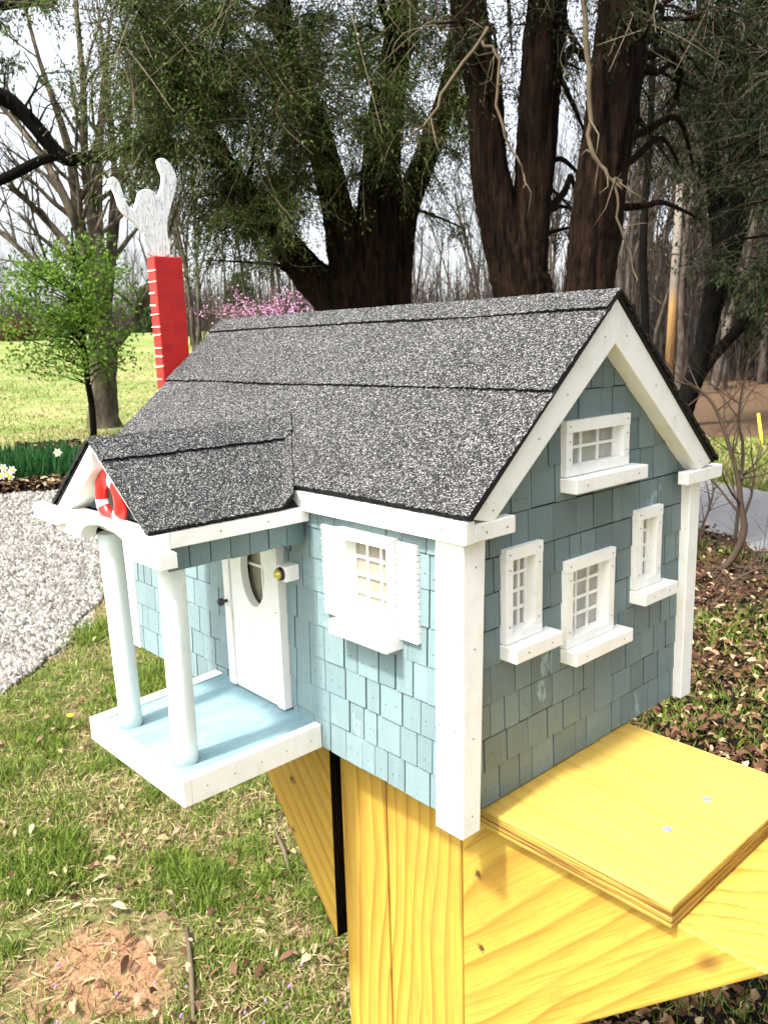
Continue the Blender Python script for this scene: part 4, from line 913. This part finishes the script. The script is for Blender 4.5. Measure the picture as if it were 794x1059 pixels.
mb.build('trunk', M['bark_grey'], t, smooth=True)
# small tree in fresh leaf before it
d = 16.6; b = on_ground(96, d); t = empty('leafy_tree', b); tag(t, 'small tree in fresh green leaf beside the bare tree trunk', 'tree'); mb = TMB(); lv = Leaves()
P, R = pxstem([(97, 452, 3.6), (95, 420, 3.2), (90, 390, 3), (85, 340, 2.4), (78, 280, 1.8), (74, 235, 1)], d, 0); p, r = interp(P, R, 5); mb.tube(p, r, 8)
for k in range(74):
    cu, cw = random.gauss(70, 31), random.gauss(318, 50)
    lo = 225+abs(cu-75)*.9
    if cw < lo: cw = lo+random.uniform(0, 40)
    if cw > 392: cw = random.uniform(330, 385)
    if cu < 20 and cw < 300: cu += 30
    if cu > 128: cu = random.uniform(60, 120)
    c = at(cu, cw, d+random.gauss(0, .7)); s = min(p[3:], key=lambda q: (q-c).length+.9*max(0, q.z-c.z+.3)); mb.tube([s, (s+c)/2+rv(.06), c], [.02, .013, .005], 4)
    for q in range(95): lv.add(c+Vector((random.gauss(0, .22), random.gauss(0, .22), random.gauss(0, .10))), rv()+Vector((0, 0, .2)), random.uniform(.05, .10), random.uniform(.035, .065))
mb.build('trunk', M['bark_dark'], t, smooth=True); lv.build('crown', M['leaf_spring'], t)
# woodland prototypes, then copies
protos = []
for k in range(7):
    mb = MB(); h = random.uniform(6.5, 9); r0 = random.uniform(.07, .14)
    if k % 3 == 0: bare(mb, Vector((0, 0, -.1)), Vector((random.uniform(-.1, .1), random.uniform(-.1, .1), 1)), h, r0, 0, 3, .42, 0, 8, (7, 5, 3, 3, 3))
    else: bare(mb, Vector((0, 0, -.1)), Vector((random.uniform(-.08, .08), 0, 1)), h, r0, 0, 3, .34, 0, 6, (7, 5, 3, 3, 3))
    protos.append(mb.build('woodland_tree', M['bark_wood'], smooth=True))
spots = [(random.uniform(640, 830), random.uniform(24, 46)) for _ in range(58)]+[(random.uniform(170, 640), random.uniform(34, 70)) for _ in range(46)]+[(random.uniform(-60, 170), random.uniform(75, 120)) for _ in range(30)]
for i, (u, dd) in enumerate(spots):
    o = protos[i] if i < 7 else protos[i % 7].copy()
    if i >= 7: C.objects.link(o)
    o.location = on_ground(u, dd); o.rotation_euler.z = random.uniform(0, 6.28); s = random.uniform(.75, 1.15); o.scale = (s, s, s*random.uniform(.9, 1.2))
    tag(o, 'bare grey trunk among the leafless woods beyond the house', 'tree', 'leafless trees of the woods beyond')
# brush of thin stems that reads as one mass
mb = MB()
for k in range(5200):
    if k < 2600: u = random.uniform(640, 840); dd = random.uniform(27, 60)
    else: u = random.uniform(-60, 700); dd = random.uniform(48, 110) if u > 180 else random.uniform(85, 130)
    g = on_ground(u, dd); h = random.uniform(1.5, 5.5); w_ = .012+.0007*dd; e = g+Vector((random.gauss(0, .35), random.gauss(0, .35), h))
    mb.tube([g, (g+e)/2+rv(.12), e], [w_, w_*.7, w_*.2], 3, cap=False)
    for q in range(3):
        s = g.lerp(e, random.uniform(.3, .9)); f_ = s+Vector((random.gauss(0, .5), random.gauss(0, .5), random.uniform(.3, 1.1))); mb.tube([s, f_], [w_*.5, w_*.15], 3, cap=False)
tag(mb.build('far_woods', M['bark_wood']), 'brown grey thicket of thin leafless stems along the horizon', 'woods', kind='stuff')
# redbud
for k, (u, dd, hw, hz, lab) in enumerate(((285, 30, 60, 308, 'pink flowering redbud just above the left end of the ridge'), (395, 32, 30, 300, 'pink flowering redbud mostly hidden behind the big cedar'))):
    b = on_ground(u, dd); t = empty('redbud_tree', b); tag(t, lab, 'flowering tree'); mb = TMB(); lv = Leaves()
    tc = at(u, 335, dd); mb.tube([b, (b+tc)/2+rv(.1), tc], [.09, .07, .05], 6)
    for q in range(75):
        c = at(u-12+random.gauss(0, hw*.55), hz+random.gauss(0, 9)+8, dd+random.gauss(0, 1)); mb.tube([tc, (tc+c)/2+rv(.12), c], [.03, .02, .008], 3)
        for z_ in range(18): lv.add(tc.lerp(c, random.uniform(.4, 1.1))+rv(.11), rv(), random.uniform(.05, .09), random.uniform(.05, .08))
    mb.build('trunk', M['bark_wood'], t); lv.build('crown', M['blossom'], t)
# far evergreens
for (u, dd, hgt, wd, lab) in ((250, 62, 4.2, 1.6, 'rounded dark evergreen beyond the lawn, just right of the chimney'), (155, 70, 3.6, 1.6, 'dark evergreen bush on the skyline left of the chimney'), (20, 60, 1.2, 2.2, 'low brown brush heap at the far left edge of the lawn')):
    b = on_ground(u, dd); t = empty('evergreen_bush', b); tag(t, lab, 'bush'); mb = TMB(); mb.tube([b, b+Vector((0, 0, hgt*.7))], [.14, .04], 6); lv = Leaves()
    for q in range(2600):
        z = random.random(); r_ = wd*math.sqrt(random.random())*math.sin(PI*min(1, (.12+z*.88)))**.6*(1.1-z*.45); a = random.uniform(0, 6.28); lv.add(b+Vector((r_*math.cos(a), r_*math.sin(a), z*hgt)), rv()+Vector((0, 0, .4)), .28, .12)
    mb.build('trunk', M['bark_wood'], t); lv.build('crown', M['litter'] if u == 20 else M['evergreen'], t)
# daffodils
b = on_ground(30, 10.9); t = empty('daffodil_bed', b); tag(t, 'clump of dark green daffodil leaves with white flowers beyond the gravel', 'flower bed'); lv = Leaves()
for q in range(2600):
    u = random.uniform(-60, 78); dd = random.uniform(10.7, 12.6); g = on_ground(u, dd); lv.add(g, Vector((random.gauss(0, .28), random.gauss(0, .28), 1)), random.uniform(.24, .46)*(1 if u < 60 else .75), random.uniform(.018, .032))
lv.build('leaves', M['daff_leaf'], t)
for (u, w_) in ((4, 484), (8, 490), (13, 486), (2, 492), (11, 493), (-8, 488), (60, 468), (-15, 482)):
    c = at(u, w_, 10.55); mb = TMB(); r1 = .055
    for k in range(6):
        a = k*PI/3; v1 = RGT*math.cos(a)+Vector((0, 0, 1))*math.sin(a); v2 = RGT*math.cos(a+.5)+Vector((0, 0, 1))*math.sin(a+.5); v0 = RGT*math.cos(a-.5)+Vector((0, 0, 1))*math.sin(a-.5)
        mb.poly([c, c+v0*r1*.6-FWD*.01, c+v1*r1-FWD*.015, c+v2*r1*.6-FWD*.01])
    mb.tube([c, c-FWD*.03], [.014, .02], 8, 1); mb.tube([c+FWD*.01, Vector((c.x, c.y, GZ))], [.005, .006], 4, 2); mb.build('flower', [M['petal'], M['yellow'], M['daff_leaf']], t)
# low mulch edge and rough bank behind the daffodils
pts = scatter(3500, -60, 85, 9.9, 10.8, lambda x, y, d: not in_drive(x, y))+scatter(2500, 20, 84, 12.8, 15, lambda x, y, d: True)
tag(lying('mulch', pts, .06, .16, .02, .06, [M['litter'], M['straw'], M['bark_dark']], lambda: random.choice([0, 0, 1, 2, 2]), .5, .09), 'dark mulch strip edging the daffodils', 'mulch', kind='stuff')
# saplings and brush on the right
def sapling(label, stem, d, n, Lb, mat='twig_brown'):
    b = on_ground(stem[0][0], d); P, R = pxstem(stem, d, 0); P[0] = b-Vector((0, 0, .03)); mb = MB(); p, r = interp(P, R, 4)
    mb.tube([q-b for q in p], r, 7, wob=.06)
    for k in range(n):
        i = random.randint(3, len(p)-2); dd = (p[i+1]-p[i]).normalized()*.4+rv(.6)+Vector((0, 0, .35)); bare(mb, p[i]-b, dd, random.uniform(.5, 1)*Lb, r[i]*.55, 2, 4, .55, .02, 3, (8, 6, 5, 4, 3))
    o = mb.build('sapling', M[mat], smooth=True); o.location = b; tag(o, label, 'sapling'); return o
sapling('bare crooked sapling right of the rear corner post', [(750, 602, 4), (757, 578, 3.6), (769, 550, 3.4), (766, 522, 2.8), (763, 495, 2.4), (754, 462, 2), (741, 425, 1.6), (722, 402, 1.2), (690, 392, .8)], 5.7, 15, .55)
sapling('second thin bare sapling at the right edge beyond the road', [(772, 500, 1.8), (768, 470, 1.6), (764, 440, 1.4), (766, 410, 1), (775, 370, .8)], 6.4, 12, .5)
sapling('low tangle of bare stems at the foot of the crooked sapling', [(738, 640, 1.8), (745, 618, 1.6), (760, 600, 1.3), (790, 585, 1)], 4.9, 14, .4)
sapling('small bare brush by the rear corner post foot', [(724, 560, 1.2), (728, 540, 1.1), (735, 520, .9), (738, 505, .6)], 6.2, 12, .35)
# fallen twigs in the grass
for (u, w_, u2, w2, lab) in ((193, 960, 200, 1059, 'straight dry stick lying in the grass under the porch'), (285, 860, 300, 905, 'short pale stick near the wooden post')):
    def gp(u, w): r = ray(u, w); t_ = (GZ+.02-CP.z)/r.z; return CP+r*t_
    a, e = gp(u, w_), gp(u2, w2); o = MB(); o.tube([a, (a+e)/2+Vector((.01, 0, .006)), e], [.006, .007, .005], 7, wob=.1); tag(o.build('fallen_stick', M['twig'], smooth=True), lab, 'stick')
r = ray(73, 741); t_ = (GZ+.04-CP.z)/r.z; c = CP+r*t_; o = MB(); o.tube([c, c+Vector((0, 0, .006)), c+Vector((0, 0, .009))], [.010, .016, .007], 9); o.tube([c, c-Vector((0, 0, .04))], [.002, .002], 5, 1)
tag(o.build('dandelion', [M['yellow'], M['grass']]), 'single yellow dandelion in the grass left of the porch', 'flower')
o = MB()
for k in range(16):
    r = ray(random.uniform(30, 320), random.uniform(985, 1075)); t_ = (GZ+.03-CP.z)/r.z; c = CP+r*t_; s = .0035
    o.tube([c, c+Vector((0, 0, .004))], [s, s*.7], 5)
tag(o.build('violets', M['purple']), 'tiny purple wildflowers scattered in the nearest grass', 'flowers', kind='stuff')
# utility pole and guy guard
b = on_ground(692, 22); tp = at(703, 190, 22); o = MB(); o.tube([b-Vector((0, 0, .2)), b.lerp(tp, .5), tp], [.115, .10, .085], 14); tag(o.build('utility_pole', M['pole'], smooth=True), 'pale yellowish wooden pole standing before the woods', 'pole')
b = on_ground(795, 12.6); tp = at(784, 428, 12.9); o = MB(); o.tube([b, b.lerp(tp, .5), tp], [.022, .022, .02], 8); tag(o.build('marker_post', M['yellow'], smooth=True), 'thin tilted yellow guy wire guard at the right edge', 'marker')
# ================================================================ CAMERA, LIGHT
cam = bpy.data.cameras.new('camera'); co = bpy.data.objects.new('camera', cam); C.objects.link(co); bpy.context.scene.camera = co
cam.sensor_fit = 'HORIZONTAL'; cam.sensor_width = 36; cam.lens = FPX/PW*36; cam.clip_end = 4000; cam.clip_start = .02
rm = Matrix((RGT, UPV, -FWD)).transposed(); co.matrix_world = Matrix.Translation(CP) @ rm.to_4x4()
cam.dof.use_dof = True; cam.dof.focus_distance = 1.05; cam.dof.aperture_fstop = 24
SUN_EL, SUN_AZ = math.radians(57), math.radians(180.5)     # azimuth measured clockwise from +y
sd = Vector((math.sin(SUN_AZ)*math.cos(SUN_EL), math.cos(SUN_AZ)*math.cos(SUN_EL), math.sin(SUN_EL)))
sl_ = bpy.data.lights.new('sun', 'SUN'); sl_.energy = 3.7; sl_.angle = math.radians(4); sl_.color = (1, .955, .88); so = bpy.data.objects.new('sun', sl_); C.objects.link(so)
so.rotation_euler = sd.to_track_quat('Z', 'Y').to_euler(); so.location = (0, 0, 20)
w = bpy.data.worlds.new('World'); bpy.context.scene.world = w; w.use_nodes = True; nt = w.node_tree; bg = nt.nodes['Background']
sk = nt.nodes.new('ShaderNodeTexSky'); sk.sky_type = 'NISHITA'; sk.sun_disc = False; sk.sun_elevation = SUN_EL; sk.sun_rotation = SUN_AZ; sk.dust_density = 5; sk.air_density = 1.0
hs = nt.nodes.new('ShaderNodeHueSaturation'); hs.inputs['Saturation'].default_value = .34; hs.inputs['Value'].default_value = 1.4
nt.links.new(sk.outputs[0], hs.inputs['Color']); nt.links.new(hs.outputs[0], bg.inputs['Color']); bg.inputs['Strength'].default_value = .15
s = bpy.context.scene; s.view_settings.view_transform = 'Standard'; s.view_settings.look = 'None'; s.view_settings.exposure = 1.3; s.view_settings.gamma = 1
s.cycles.max_bounces = 6; s.cycles.transparent_max_bounces = 8
